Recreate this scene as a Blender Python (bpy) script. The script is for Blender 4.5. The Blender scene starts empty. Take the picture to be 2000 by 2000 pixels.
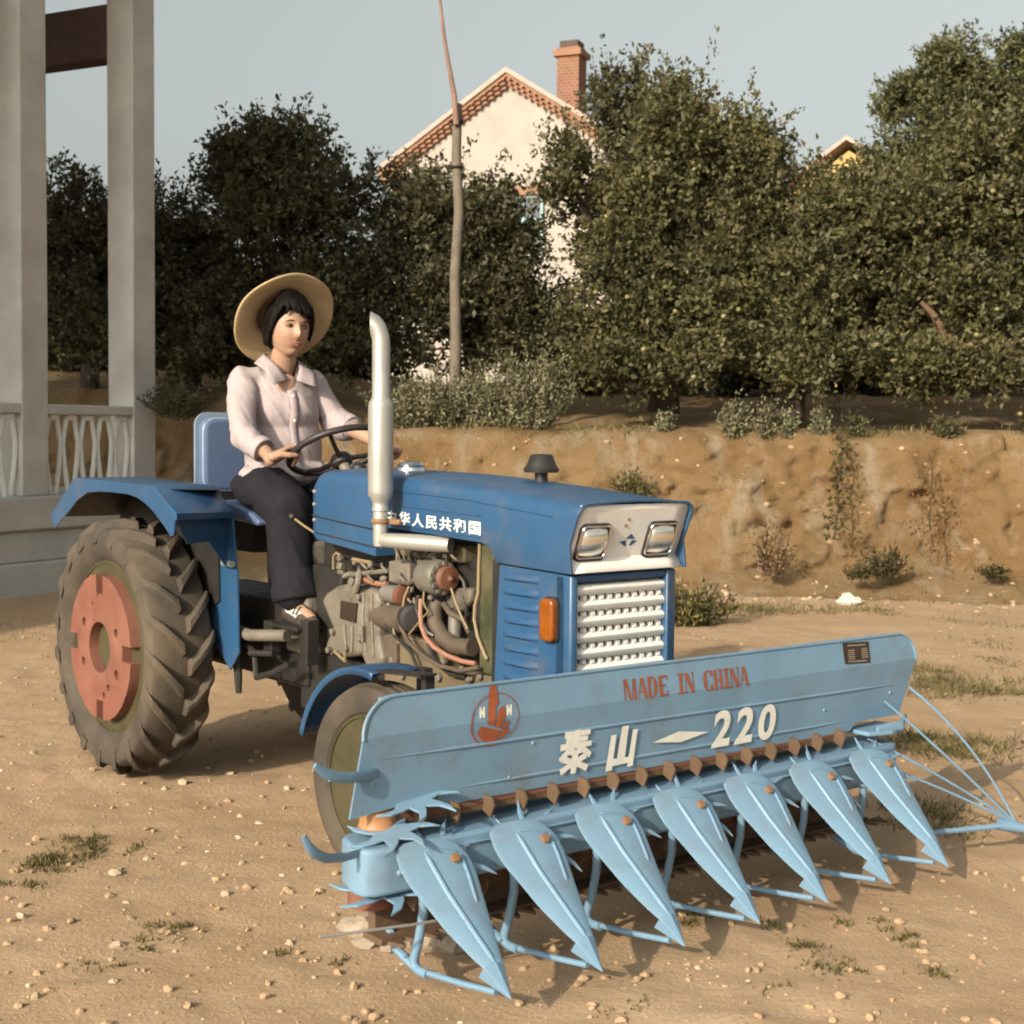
import bpy, bmesh, math, random
import numpy as np
from mathutils import Vector, Matrix

R = math.radians
scene = bpy.context.scene
COL = scene.collection

# ------------------------------------------------------------------ camera
CAM_H = 1.315
cam_data = bpy.data.cameras.new("camera")
cam = bpy.data.objects.new("camera", cam_data)
COL.objects.link(cam)
scene.camera = cam
cam_data.sensor_width = 36.0
cam_data.lens = 51.3
cam_data.clip_start = 0.1
cam_data.clip_end = 3000
pitch, roll = 2.932, 0.516
_p, _r = R(pitch), R(roll)
_f = Vector((0, math.cos(_p), -math.sin(_p)))
_u = Vector((0, math.sin(_p), math.cos(_p)))
_x = Vector((1, 0, 0))
_x2 = _x * math.cos(_r) + _u * math.sin(_r)
_u2 = _u * math.cos(_r) - _x * math.sin(_r)
cam.matrix_world = Matrix(((_x2.x, _u2.x, -_f.x, 0), (_x2.y, _u2.y, -_f.y, 0), (_x2.z, _u2.z, -_f.z, CAM_H), (0, 0, 0, 1)))
cam_data.dof.use_dof = True
cam_data.dof.focus_distance = 5.0
cam_data.dof.aperture_fstop = 7.5

# ------------------------------------------------------------------ sky and sun
SUN_EL = R(24.0)
SUN_AZ = R(57.0)            # shadows run towards this heading (measured from +x towards +y)
world = bpy.data.worlds.new("World")
scene.world = world
world.use_nodes = True
nt = world.node_tree
nt.nodes.clear()
w_out = nt.nodes.new("ShaderNodeOutputWorld")
w_bg = nt.nodes.new("ShaderNodeBackground")
w_sky = nt.nodes.new("ShaderNodeTexSky")
w_sky.sky_type = 'NISHITA'
w_sky.sun_disc = False
w_sky.sun_elevation = SUN_EL
to_sun = Vector((-math.cos(SUN_AZ) * math.cos(SUN_EL), -math.sin(SUN_AZ) * math.cos(SUN_EL), math.sin(SUN_EL)))
w_sky.sun_rotation = math.atan2(to_sun.x, to_sun.y)
w_sky.air_density = 1.0
w_sky.dust_density = 6.0
w_sky.ozone_density = 1.0
w_hsv = nt.nodes.new("ShaderNodeHueSaturation")
w_hsv.inputs['Saturation'].default_value = 0.22
w_mul = nt.nodes.new("ShaderNodeMix")
w_mul.data_type = 'RGBA'
w_mul.blend_type = 'MULTIPLY'
w_mul.inputs[0].default_value = 1.0
w_mul.inputs[7].default_value = (0.985, 1.02, 0.955, 1)
w_bg.inputs['Strength'].default_value = 0.10
nt.links.new(w_sky.outputs[0], w_hsv.inputs['Color'])
nt.links.new(w_hsv.outputs[0], w_mul.inputs[6])
nt.links.new(w_mul.outputs[2], w_bg.inputs[0])
nt.links.new(w_bg.outputs[0], w_out.inputs[0])

sun_data = bpy.data.lights.new("sun", 'SUN')
sun = bpy.data.objects.new("sun", sun_data)
COL.objects.link(sun)
sun_data.energy = 3.1
sun_data.angle = R(0.6)
sun_data.color = (1.0, 0.86, 0.66)
sun.rotation_euler = (-to_sun).to_track_quat('-Z', 'Y').to_euler()

scene.view_settings.view_transform = 'Standard'
scene.view_settings.look = 'None'
scene.view_settings.exposure = 0.88
scene.view_settings.gamma = 1.0
scene.cycles.filter_width = 1.9
scene.cycles.max_bounces = 8
scene.cycles.transparent_max_bounces = 8
scene.cycles.use_denoising = True

# ------------------------------------------------------------------ materials
def _nodes(name):
    m = bpy.data.materials.new(name)
    m.use_nodes = True
    t = m.node_tree
    b = t.nodes.get("Principled BSDF")
    return m, t, b

def _tex(t, scale, detail=5.0, rough=0.6, kind='noise', obj=True):
    co = t.nodes.new("ShaderNodeTexCoord")
    if kind == 'noise':
        n = t.nodes.new("ShaderNodeTexNoise")
        n.inputs['Scale'].default_value = scale
        n.inputs['Detail'].default_value = detail
        n.inputs['Roughness'].default_value = rough
    else:
        n = t.nodes.new("ShaderNodeTexVoronoi")
        n.inputs['Scale'].default_value = scale
    t.links.new(co.outputs['Object'], n.inputs['Vector'])
    return n

def _ramp(t, src, a, b, ca=(0, 0, 0, 1), cb=(1, 1, 1, 1)):
    r = t.nodes.new("ShaderNodeValToRGB")
    r.color_ramp.elements[0].position = a
    r.color_ramp.elements[1].position = b
    r.color_ramp.elements[0].color = ca
    r.color_ramp.elements[1].color = cb
    t.links.new(src, r.inputs[0])
    return r

def _mix(t, fac, a, b, mode='MIX'):
    m = t.nodes.new("ShaderNodeMix")
    m.data_type = 'RGBA'
    m.blend_type = mode
    for sock, v in ((0, fac), (6, a), (7, b)):
        if hasattr(v, 'is_linked') or hasattr(v, 'links'):
            t.links.new(v, m.inputs[sock])
        elif sock == 0:
            m.inputs[0].default_value = v
        else:
            m.inputs[sock].default_value = (*v, 1) if len(v) == 3 else v
    return m.outputs[2]

def _bump(t, b, src, strength, dist=0.01):
    n = t.nodes.new("ShaderNodeBump")
    n.inputs['Strength'].default_value = strength
    n.inputs['Distance'].default_value = dist
    t.links.new(src, n.inputs['Height'])
    t.links.new(n.outputs[0], b.inputs['Normal'])

def mat(name, col, rough=0.6, metal=0.0, var=0.25, scale=9.0, other=None, dust=0.0, dustcol=(0.34, 0.24, 0.15),
        bump=0.0, bscale=60.0, spec=0.5, coat=0.0, crease=0.0, grime=0.0, grimecol=(0.13, 0.10, 0.075), speck=0.0, speckcol=(0.1, 0.06, 0.04)):
    m, t, b = _nodes(name)
    n = _tex(t, scale)
    r = _ramp(t, n.outputs['Fac'], 0.3, 0.72)
    o = other if other else tuple(c * (1 - var) for c in col)
    c = _mix(t, r.outputs[0], o, tuple(min(1, k * (1 + var * 0.4)) for k in col) if not other else col)
    if dust > 0:
        n2 = _tex(t, scale * 0.6, 8.0, 0.7)
        r2 = _ramp(t, n2.outputs['Fac'], 0.42, 0.8, (0, 0, 0, 1), (dust, dust, dust, 1))
        c = _mix(t, r2.outputs[0], c, dustcol)
    if grime > 0:
        n5 = _tex(t, 5.5, 10.0, 0.75)
        r5 = _ramp(t, n5.outputs['Fac'], 0.52, 0.74, (0, 0, 0, 1), (grime, grime, grime, 1))
        c = _mix(t, r5.outputs[0], c, grimecol)
    if speck > 0:
        n4 = _tex(t, 42.0, 6.0, 0.7)
        r4 = _ramp(t, n4.outputs['Fac'], 0.66, 0.72, (0, 0, 0, 1), (speck, speck, speck, 1))
        c = _mix(t, r4.outputs[0], c, speckcol)
    t.links.new(c, b.inputs['Base Color'])
    n3 = _tex(t, scale * 2.2, 6.0)
    r3 = _ramp(t, n3.outputs['Fac'], 0.25, 0.8, (max(0.03, rough - 0.12),) * 3 + (1,), (min(1, rough + 0.15),) * 3 + (1,))
    t.links.new(r3.outputs[0], b.inputs['Roughness'])
    b.inputs['Metallic'].default_value = metal
    b.inputs['Specular IOR Level'].default_value = spec
    if coat:
        b.inputs['Coat Weight'].default_value = coat
        b.inputs['Coat Roughness'].default_value = 0.15
    if crease:
        nb = _tex(t, 6.5, 2.0, 0.5)
        nb.inputs['Distortion'].default_value = 0.5
        sb = t.nodes.new("ShaderNodeMath")
        sb.operation = 'SUBTRACT'
        sb.inputs[1].default_value = 0.5
        ab = t.nodes.new("ShaderNodeMath")
        ab.operation = 'ABSOLUTE'
        t.links.new(nb.outputs['Fac'], sb.inputs[0])
        t.links.new(sb.outputs[0], ab.inputs[0])
        rc_ = _ramp(t, ab.outputs[0], 0.0, 0.12, (1, 1, 1, 1), (0, 0, 0, 1))
        rc_.color_ramp.interpolation = 'EASE'
        _bump(t, b, rc_.outputs[0], crease, 0.008)
    elif bump:
        nb = _tex(t, bscale, 6.0)
        _bump(t, b, nb.outputs['Fac'], bump)
    return m

M = {}
M['blue'] = mat('tractor_blue_paint', (0.019, 0.069, 0.155), 0.40, dust=0.30, dustcol=(0.072, 0.098, 0.122), scale=3.0, var=0.2, spec=0.5, speck=0.4, bump=0.10, bscale=7, grime=0.5)
M['sky'] = mat('pale_blue_paint', (0.140, 0.245, 0.352), 0.5, dust=0.35, dustcol=(0.18, 0.235, 0.285), scale=4.0, var=0.16, spec=0.4, speck=0.4, speckcol=(0.16, 0.12, 0.09), bump=0.22, bscale=6, grime=0.5)
M['white'] = mat('white_paint', (0.74, 0.71, 0.67), 0.45, dust=0.15, scale=6.0, var=0.08, bump=0.03)
M['mark'] = mat('white_stencil_paint', (0.64, 0.63, 0.58), 0.7, var=0.12, scale=30)
M['red'] = mat('red_stencil_paint', (0.265, 0.068, 0.024), 0.65, var=0.25, scale=30)
M['salmon'] = mat('salmon_red_paint', (0.18, 0.062, 0.04), 0.7, dust=0.45, scale=7.0, var=0.25, dustcol=(0.22, 0.125, 0.085), bump=0.15, bscale=40)
M['olive'] = mat('olive_wheel_paint', (0.048, 0.041, 0.016), 0.6, dust=0.4, dustcol=(0.13, 0.10, 0.055), scale=6.0, bump=0.1)
M['tyre'] = mat('dusty_rubber', (0.050, 0.039, 0.029), 0.85, var=0.35, scale=5.0, dust=0.7, dustcol=(0.15, 0.108, 0.068), bump=0.2, bscale=80)
M['green'] = mat('green_radiator_paint', (0.026, 0.034, 0.011), 0.6, dust=0.35, scale=8.0)
M['alu'] = mat('aluminium_paint', (0.40, 0.385, 0.355), 0.40, metal=0.5, var=0.12, scale=8.0, dust=0.2, dustcol=(0.45, 0.4, 0.33), bump=0.05)
M['chrome'] = mat('bright_metal', (0.75, 0.74, 0.72), 0.12, metal=1.0, var=0.05)
M['cast'] = mat('grey_cast_metal', (0.17, 0.148, 0.118), 0.6, metal=0.15, grime=0.9, grimecol=(0.035, 0.027, 0.02), dust=0.5, scale=9.0, dustcol=(0.12, 0.085, 0.055), bump=0.3, bscale=50, speck=0.5)
M['ochre'] = mat('oily_ochre_metal', (0.15, 0.115, 0.068), 0.6, metal=0.1, grime=0.9, grimecol=(0.03, 0.022, 0.015), dust=0.6, scale=11.0, dustcol=(0.13, 0.09, 0.05), bump=0.3, bscale=50, speck=0.6)
M['black'] = mat('black_metal', (0.018, 0.016, 0.015), 0.5, dust=0.3, dustcol=(0.06, 0.045, 0.03), scale=9)
M['rubber'] = mat('black_rubber', (0.022, 0.018, 0.017), 0.55, var=0.2)
M['hose'] = mat('brown_rubber_hose', (0.075, 0.053, 0.037), 0.7, dust=0.5, scale=14, dustcol=(0.15, 0.105, 0.068), grime=0.5, grimecol=(0.03, 0.022, 0.016))
M['dull'] = mat('dull_grey_metal', (0.24, 0.22, 0.19), 0.45, metal=0.4, dust=0.4, scale=12, dustcol=(0.16, 0.12, 0.08), grime=0.6, grimecol=(0.05, 0.037, 0.026))
M['pinkhose'] = mat('salmon_hose', (0.27, 0.12, 0.08), 0.55, dust=0.25, scale=12)
M['wire'] = mat('tan_cable', (0.22, 0.16, 0.085), 0.6)
M['orange'] = mat('orange_red_part', (0.17, 0.06, 0.03), 0.65, dust=0.45, dustcol=(0.12, 0.075, 0.045), grime=0.5, grimecol=(0.04, 0.025, 0.018))
M['amber'] = mat('amber_plastic', (0.22, 0.058, 0.004), 0.28, var=0.25, scale=30, spec=0.5, coat=0.3)
M['rust'] = mat('rust_brown_belt', (0.095, 0.055, 0.03), 0.8, dust=0.6, scale=14.0, dustcol=(0.17, 0.105, 0.06), bump=0.3, bscale=60)
M['rustred'] = mat('rust_red_stripe', (0.16, 0.055, 0.035), 0.75, dust=0.5, dustcol=(0.2, 0.12, 0.07), scale=14.0)
M['drum'] = mat('orange_roller', (0.36, 0.165, 0.065), 0.6, dust=0.3, scale=12)
M['boltm'] = mat('orange_brown_bolt', (0.215, 0.115, 0.055), 0.6)
M['vinyl'] = mat('blue_vinyl', (0.085, 0.125, 0.225), 0.38, var=0.12, scale=6, dust=0.15, dustcol=(0.25, 0.28, 0.33), bump=0.08, bscale=18)
M['piping'] = mat('pale_blue_piping', (0.22, 0.28, 0.36), 0.4)
M['concrete'] = mat('old_concrete', (0.47, 0.45, 0.42), 0.9, var=0.22, scale=2.2, dust=0.35, dustcol=(0.26, 0.24, 0.21), bump=0.35, bscale=45, speck=0.25, speckcol=(0.2, 0.18, 0.15))
M['limewash'] = mat('limewashed_concrete', (0.62, 0.60, 0.56), 0.9, var=0.15, scale=5, bump=0.2)
M['beam'] = mat('dark_brown_wood', (0.06, 0.035, 0.028), 0.7, var=0.3, bump=0.2)
M['stucco'] = mat('cream_plaster', (0.345, 0.300, 0.262), 0.95, grime=0.22, var=0.16, scale=1.3, bump=0.3, bscale=25, dust=0.35, dustcol=(0.28, 0.245, 0.21))
M['stuccoy'] = mat('yellow_plaster', (0.40, 0.27, 0.10), 0.95, var=0.12, scale=2)
M['teal'] = mat('teal_window_paint', (0.22, 0.34, 0.33), 0.5)
M['glassd'] = mat('dark_glass', (0.02, 0.025, 0.03), 0.08, var=0.1)
M['bark'] = mat('brown_bark', (0.055, 0.036, 0.024), 0.9, var=0.4, scale=12, bump=0.6, bscale=40)
M['polewood'] = mat('weathered_pole_wood', (0.155, 0.125, 0.095), 0.85, var=0.35, scale=8, bump=0.4, bscale=40)
M['whipwood'] = mat('reddish_stick_wood', (0.23, 0.135, 0.10), 0.85, var=0.3, scale=8)
M['skin'] = mat('skin', (0.345, 0.205, 0.14), 0.5, var=0.07, scale=16, spec=0.35)
M['lip'] = mat('lip_skin', (0.235, 0.085, 0.062), 0.5, var=0.1)
M['hair'] = mat('black_hair', (0.005, 0.0035, 0.003), 0.6, var=0.3, scale=40, bump=0.5, bscale=120, spec=0.12)
M['eyew'] = mat('eye_white', (0.24, 0.19, 0.155), 0.4, var=0.05)
M['iris'] = mat('dark_iris', (0.02, 0.012, 0.01), 0.15, var=0.05)
M['shirt'] = mat('pale_pink_cotton', (0.345, 0.285, 0.288), 0.9, var=0.05, scale=8, bump=0.06, bscale=220, spec=0.2, crease=0.20)
M['button'] = mat('pearl_button', (0.75, 0.70, 0.62), 0.3, var=0.05)
M['trouser'] = mat('charcoal_cloth', (0.0125, 0.0115, 0.0155), 0.9, var=0.15, scale=8, bump=0.08, bscale=160, spec=0.2, crease=0.22)
M['sock'] = mat('white_sock', (0.5, 0.46, 0.42), 0.9, var=0.06)
M['shoe'] = mat('dark_cloth_shoe', (0.05, 0.036, 0.028), 0.7, var=0.2)
M['straw'] = mat('woven_straw', (0.43, 0.31, 0.175), 0.85, var=0.14, scale=7, bump=0.25, bscale=150, spec=0.2)
M['stone'] = mat('pale_stone', (0.46, 0.36, 0.27), 0.9, var=0.2, scale=30, bump=0.3)
M['greystone'] = mat('grey_pitted_stone', (0.30, 0.235, 0.175), 0.95, var=0.35, scale=18, bump=0.8, bscale=30)
M['apple'] = mat('unripe_apple', (0.19, 0.165, 0.065), 0.5, var=0.2)
M['plate'] = mat('dark_nameplate', (0.035, 0.022, 0.016), 0.4)
M['platelet'] = mat('nameplate_lettering', (0.30, 0.24, 0.18), 0.5)

def brick_mat(name, c1, c2, mortar, scale):
    m, t, b = _nodes(name)
    co = t.nodes.new("ShaderNodeTexCoord")
    br = t.nodes.new("ShaderNodeTexBrick")
    br.inputs['Color1'].default_value = (*c1, 1)
    br.inputs['Color2'].default_value = (*c2, 1)
    br.inputs['Mortar'].default_value = (*mortar, 1)
    br.inputs['Scale'].default_value = scale
    br.inputs['Mortar Size'].default_value = 0.022
    mp = t.nodes.new("ShaderNodeMapping")
    mp.inputs['Rotation'].default_value = (R(90), 0, 0)
    t.links.new(co.outputs['Object'], mp.inputs[0])
    t.links.new(mp.outputs[0], br.inputs['Vector'])
    n = _tex(t, 3.0)
    c = _mix(t, 0.35, br.outputs['Color'], n.outputs['Color'], 'OVERLAY')
    t.links.new(c, b.inputs['Base Color'])
    b.inputs['Roughness'].default_value = 0.9
    return m
M['brick'] = brick_mat('red_brick', (0.20, 0.085, 0.048), (0.15, 0.062, 0.036), (0.24, 0.17, 0.125), 3.2)
M['roof'] = mat('pale_terracotta', (0.40, 0.30, 0.255), 0.9, var=0.2, scale=3)
M['corn'] = mat('terracotta_brick', (0.27, 0.14, 0.085), 0.9, var=0.25, scale=6, bump=0.3)
M['soot'] = mat('sooty_brick', (0.085, 0.055, 0.045), 0.9, var=0.3, scale=6)

def leaf_mat(name, c1, c2, c3, trans=0.3):
    m, t, b = _nodes(name)
    g = t.nodes.new("ShaderNodeNewGeometry")
    r = t.nodes.new("ShaderNodeValToRGB")
    r.color_ramp.elements[0].position = 0.0
    r.color_ramp.elements[0].color = (*c1, 1)
    r.color_ramp.elements[1].position = 1.0
    r.color_ramp.elements[1].color = (*c3, 1)
    e = r.color_ramp.elements.new(0.6)
    e.color = (*c2, 1)
    t.links.new(g.outputs['Random Per Island'], r.inputs[0])
    n = _tex(t, 0.9, 3.0)
    rr = _ramp(t, n.outputs['Fac'], 0.3, 0.7, (0.72, 0.72, 0.72, 1), (1.15, 1.12, 1.0, 1))
    c = _mix(t, 1.0, r.outputs[0], rr.outputs[0], 'MULTIPLY')
    t.links.new(c, b.inputs['Base Color'])
    b.inputs['Roughness'].default_value = 0.55
    b.inputs['Specular IOR Level'].default_value = 0.35
    tr = t.nodes.new("ShaderNodeBsdfTranslucent")
    t.links.new(c, tr.inputs['Color'])
    ms = t.nodes.new("ShaderNodeMixShader")
    ms.inputs[0].default_value = trans
    out = t.nodes.get("Material Output")
    t.links.new(b.outputs[0], ms.inputs[1])
    t.links.new(tr.outputs[0], ms.inputs[2])
    t.links.new(ms.outputs[0], out.inputs[0])
    return m
M['leaf'] = leaf_mat('apple_leaf', (0.064, 0.062, 0.028), (0.110, 0.104, 0.046), (0.178, 0.160, 0.074))
M['leafd'] = leaf_mat('dark_apple_leaf', (0.056, 0.056, 0.032), (0.088, 0.084, 0.044), (0.145, 0.128, 0.064))
M['leafb'] = leaf_mat('bright_willow_leaf', (0.07, 0.075, 0.033), (0.115, 0.115, 0.052), (0.18, 0.17, 0.08))
M['leafs'] = leaf_mat('sage_leaf', (0.13, 0.13, 0.075), (0.22, 0.215, 0.13), (0.33, 0.31, 0.195))
M['leafv'] = leaf_mat('vine_leaf', (0.05, 0.045, 0.02), (0.08, 0.07, 0.03), (0.13, 0.105, 0.045))
M['dry'] = leaf_mat('dry_stem', (0.13, 0.075, 0.03), (0.19, 0.11, 0.05), (0.26, 0.165, 0.08), 0.15)
M['stone'] = leaf_mat('pale_stone', (0.30, 0.215, 0.14), (0.40, 0.31, 0.225), (0.56, 0.47, 0.375), 0.0)
M['grass'] = leaf_mat('grass_blade', (0.065, 0.068, 0.022), (0.12, 0.11, 0.036), (0.26, 0.20, 0.09), 0.3)

def soil_mat(name, face):
    m, t, b = _nodes(name)
    co = t.nodes.new("ShaderNodeTexCoord")
    def nz(s, d=8.0, r=0.62, w=0.0):
        n = t.nodes.new("ShaderNodeTexNoise")
        n.inputs['Scale'].default_value = s
        n.inputs['Detail'].default_value = d
        n.inputs['Roughness'].default_value = r
        n.inputs['Distortion'].default_value = w
        t.links.new(co.outputs['Object'], n.inputs['Vector'])
        return n.outputs['Fac']
    if face:
        mp = t.nodes.new("ShaderNodeMapping")
        mp.inputs['Scale'].default_value = (1.0, 0.8, 0.42)
        t.links.new(co.outputs['Object'], mp.inputs[0])
        def nv(s, d=9.0, r=0.68, w=0.4):
            n = t.nodes.new("ShaderNodeTexNoise")
            n.inputs['Scale'].default_value = s
            n.inputs['Detail'].default_value = d
            n.inputs['Roughness'].default_value = r
            n.inputs['Distortion'].default_value = w
            t.links.new(mp.outputs[0], n.inputs['Vector'])
            return n.outputs['Fac']
        c = _mix(t, _ramp(t, nz(0.9), 0.38, 0.62).outputs[0], (0.27, 0.162, 0.072), (0.36, 0.24, 0.125))
        c = _mix(t, _ramp(t, nv(2.3), 0.50, 0.64, (0, 0, 0, 1), (0.85, 0.85, 0.85, 1)).outputs[0], c, (0.43, 0.335, 0.235))
        c = _mix(t, _ramp(t, nv(4.6), 0.54, 0.70, (0, 0, 0, 1), (0.4, 0.4, 0.4, 1)).outputs[0], c, (0.16, 0.09, 0.04))
        c = _mix(t, _ramp(t, nz(22.0, 8, 0.75), 0.56, 0.70, (0, 0, 0, 1), (0.55, 0.55, 0.55, 1)).outputs[0], c, (0.12, 0.07, 0.032))
    else:
        c = _mix(t, _ramp(t, nz(0.45), 0.35, 0.65).outputs[0], (0.355, 0.238, 0.145), (0.425, 0.30, 0.195))
        c = _mix(t, _ramp(t, nz(2.2, 9, 0.7), 0.45, 0.75, (0, 0, 0, 1), (0.55, 0.55, 0.55, 1)).outputs[0], c, (0.305, 0.195, 0.105))
        c = _mix(t, _ramp(t, nz(26.0, 8, 0.75), 0.58, 0.72, (0, 0, 0, 1), (0.5, 0.5, 0.5, 1)).outputs[0], c, (0.19, 0.12, 0.062))
        c = _mix(t, _ramp(t, nz(40.0, 8, 0.7), 0.64, 0.72, (0, 0, 0, 1), (0.45, 0.45, 0.45, 1)).outputs[0], c, (0.52, 0.42, 0.32))
    t.links.new(c, b.inputs['Base Color'])
    b.inputs['Roughness'].default_value = 0.97
    b.inputs['Specular IOR Level'].default_value = 0.15
    mx = t.nodes.new("ShaderNodeMath")
    mx.operation = 'ADD'
    t.links.new(nz(18.0, 9, 0.72), mx.inputs[0])
    t.links.new(nz(70.0, 6, 0.7), mx.inputs[1])
    _bump(t, b, mx.outputs[0], 1.0 if face else 0.55, 0.05 if face else 0.015)
    return m
M['soil'] = soil_mat('sandy_soil', False)
M['bank'] = soil_mat('eroded_earth', True)

# ------------------------------------------------------------------ mesh helpers
def frame(d):
    d = Vector(d).normalized()
    a = Vector((0, 0, 1)) if abs(d.z) < 0.9 else Vector((1, 0, 0))
    s = d.cross(a).normalized()
    return s, s.cross(d).normalized(), d

class MB:
    def __init__(s):
        s.v, s.f, s.m = [], [], []
    def add(s, vs, fs, mi=0):
        o = len(s.v)
        s.v += [tuple(v) for v in vs]
        s.f += [tuple(i + o for i in f) for f in fs]
        s.m += [mi] * len(fs)
        return s
    def box(s, c, sz, rot=None, mi=0):
        hx, hy, hz = sz[0] / 2, sz[1] / 2, sz[2] / 2
        pts = [Vector((x, y, z)) for x in (-hx, hx) for y in (-hy, hy) for z in (-hz, hz)]
        if rot is not None:
            q = rot if isinstance(rot, Matrix) else Matrix.Rotation(rot[2], 3, 'Z') @ Matrix.Rotation(rot[1], 3, 'Y') @ Matrix.Rotation(rot[0], 3, 'X')
            pts = [q @ p for p in pts]
        c = Vector(c)
        return s.add([p + c for p in pts], [(0, 1, 3, 2), (4, 6, 7, 5), (0, 4, 5, 1), (2, 3, 7, 6), (0, 2, 6, 4), (1, 5, 7, 3)], mi)
    def tube(s, pts, rad, n=10, closed=False, flat=1.0, mi=0, up=None, caps=True):
        pts = [Vector(p) for p in pts]
        k = len(pts)
        if not hasattr(rad, '__len__'):
            rad = [rad] * k
        vs, fs = [], []
        tang = []
        for i in range(k):
            if closed:
                d = pts[(i + 1) % k] - pts[i - 1]
            else:
                d = pts[min(i + 1, k - 1)] - pts[max(i - 1, 0)]
            tang.append(d.normalized() if d.length > 1e-9 else Vector((0, 0, 1)))
        if up is not None:
            a = Vector(up) - tang[0] * Vector(up).dot(tang[0])
            a.normalize()
        else:
            a = frame(tang[0])[0]
        for i in range(k):
            a = a - tang[i] * a.dot(tang[i])
            if a.length < 1e-6:
                a = frame(tang[i])[0]
            a.normalize()
            b = tang[i].cross(a)
            for j in range(n):
                th = 2 * math.pi * j / n
                vs.append(pts[i] + a * (math.cos(th) * rad[i]) + b * (math.sin(th) * rad[i] * flat))
        for i in range(k if closed else k - 1):
            i2 = (i + 1) % k
            for j in range(n):
                j2 = (j + 1) % n
                fs.append((i * n + j, i * n + j2, i2 * n + j2, i2 * n + j))
        if caps and not closed:
            fs.append(tuple(range(n - 1, -1, -1)))
            fs.append(tuple((k - 1) * n + j for j in range(n)))
        return s.add(vs, fs, mi)
    def lathe(s, prof, c=(0, 0, 0), axis=(0, 0, 1), n=32, mi=0, close=False):
        a, b, d = frame(axis)
        c = Vector(c)
        vs, fs = [], []
        k = len(prof)
        for i in range(n):
            th = 2 * math.pi * i / n
            rd = a * math.cos(th) + b * math.sin(th)
            for (r_, h) in prof:
                vs.append(c + rd * r_ + d * h)
        for i in range(n):
            i2 = (i + 1) % n
            for j in range(k if close else k - 1):
                j2 = (j + 1) % k
                fs.append((i * k + j, i2 * k + j, i2 * k + j2, i * k + j2))
        if not close:
            if prof[0][0] > 1e-5:
                fs.append(tuple(i * k for i in range(n)))
            if prof[-1][0] > 1e-5:
                fs.append(tuple(i * k + k - 1 for i in range(n - 1, -1, -1)))
        return s.add(vs, fs, mi)
    def prism(s, pts2, fn, h0, h1, mi=0):
        """2-D outline extruded between h0 and h1; fn(a, b, h) -> point"""
        n = len(pts2)
        vs = [fn(a, b, h0) for a, b in pts2] + [fn(a, b, h1) for a, b in pts2]
        fs = [tuple(range(n)), tuple(range(2 * n - 1, n - 1, -1))]
        fs += [(i, i + n, (i + 1) % n + n, (i + 1) % n) for i in range(n)]
        return s.add(vs, fs, mi)
    def ball(s, c, r, rot=None, n=16, mi=0):
        if not hasattr(r, '__len__'):
            r = (r, r, r)
        vs, fs = [], []
        k = n // 2
        c = Vector(c)
        for i in range(k + 1):
            ph = math.pi * i / k
            for j in range(n):
                th = 2 * math.pi * j / n
                p = Vector((r[0] * math.sin(ph) * math.cos(th), r[1] * math.sin(ph) * math.sin(th), r[2] * math.cos(ph)))
                if rot is not None:
                    p = rot @ p
                vs.append(p + c)
        for i in range(k):
            for j in range(n):
                j2 = (j + 1) % n
                fs.append((i * n + j, (i + 1) * n + j, (i + 1) * n + j2, i * n + j2))
        return s.add(vs, fs, mi)
    def capsule(s, p0, p1, r0, r1, n=16):
        p0, p1 = Vector(p0), Vector(p1)
        d = (p1 - p0)
        L = d.length
        d.normalize()
        prof = [(0.0, -r0)]
        for i in range(1, 6):
            t = i / 6 * math.pi / 2
            prof.append((r0 * math.sin(t), -r0 * math.cos(t)))
        prof.append((r0, 0))
        prof.append((r1, L))
        for i in range(5, 0, -1):
            t = i / 6 * math.pi / 2
            prof.append((r1 * math.sin(t), L + r1 * math.cos(t)))
        prof.append((0.0, L + r1))
        return s.lathe(prof, p0, d, n)
    def build(s, name, m=None, parent=None, smooth=38.0, bevel=0.0, bseg=2, solid=0.0, loc=None, merge=False):
        me = bpy.data.meshes.new(name)
        me.from_pydata(s.v, [], s.f)
        ms = m if isinstance(m, (list, tuple)) else [m]
        for k in ms:
            me.materials.append(k)
        if len(ms) > 1:
            me.polygons.foreach_set('material_index', s.m)
        if merge:
            bm = bmesh.new()
            bm.from_mesh(me)
            bmesh.ops.remove_doubles(bm, verts=bm.verts, dist=1e-5)
            bm.to_mesh(me)
            bm.free()
        bm = bmesh.new()
        bm.from_mesh(me)
        bmesh.ops.recalc_face_normals(bm, faces=bm.faces)
        bm.to_mesh(me)
        bm.free()
        me.update()
        if smooth:
            me.polygons.foreach_set('use_smooth', [True] * len(me.polygons))
            me.set_sharp_from_angle(angle=R(smooth))
        o = bpy.data.objects.new(name, me)
        COL.objects.link(o)
        if parent is not None:
            o.parent = parent
            if parent.type == 'EMPTY' and 'base' in parent:
                bx = parent['base']
                o.location = (-bx[0], -bx[1], -bx[2])
        if loc is not None:
            o.location = loc
        if solid:
            md = o.modifiers.new('thick', 'SOLIDIFY')
            md.thickness = solid
            md.offset = 0
        if bevel:
            md = o.modifiers.new('edge', 'BEVEL')
            md.width = bevel
            md.segments = bseg
            md.limit_method = 'ANGLE'
            md.angle_limit = R(40)
            md.harden_normals = False
        return o

def pieces(name, mbs, m, parent, **kw):
    return [b.build(name, m, parent, **kw) for b in mbs]

def tag(o, label=None, cat=None, group=None, kind=None):
    if label: o['label'] = label
    if cat: o['category'] = cat
    if group: o['group'] = group
    if kind: o['kind'] = kind
    return o

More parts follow.
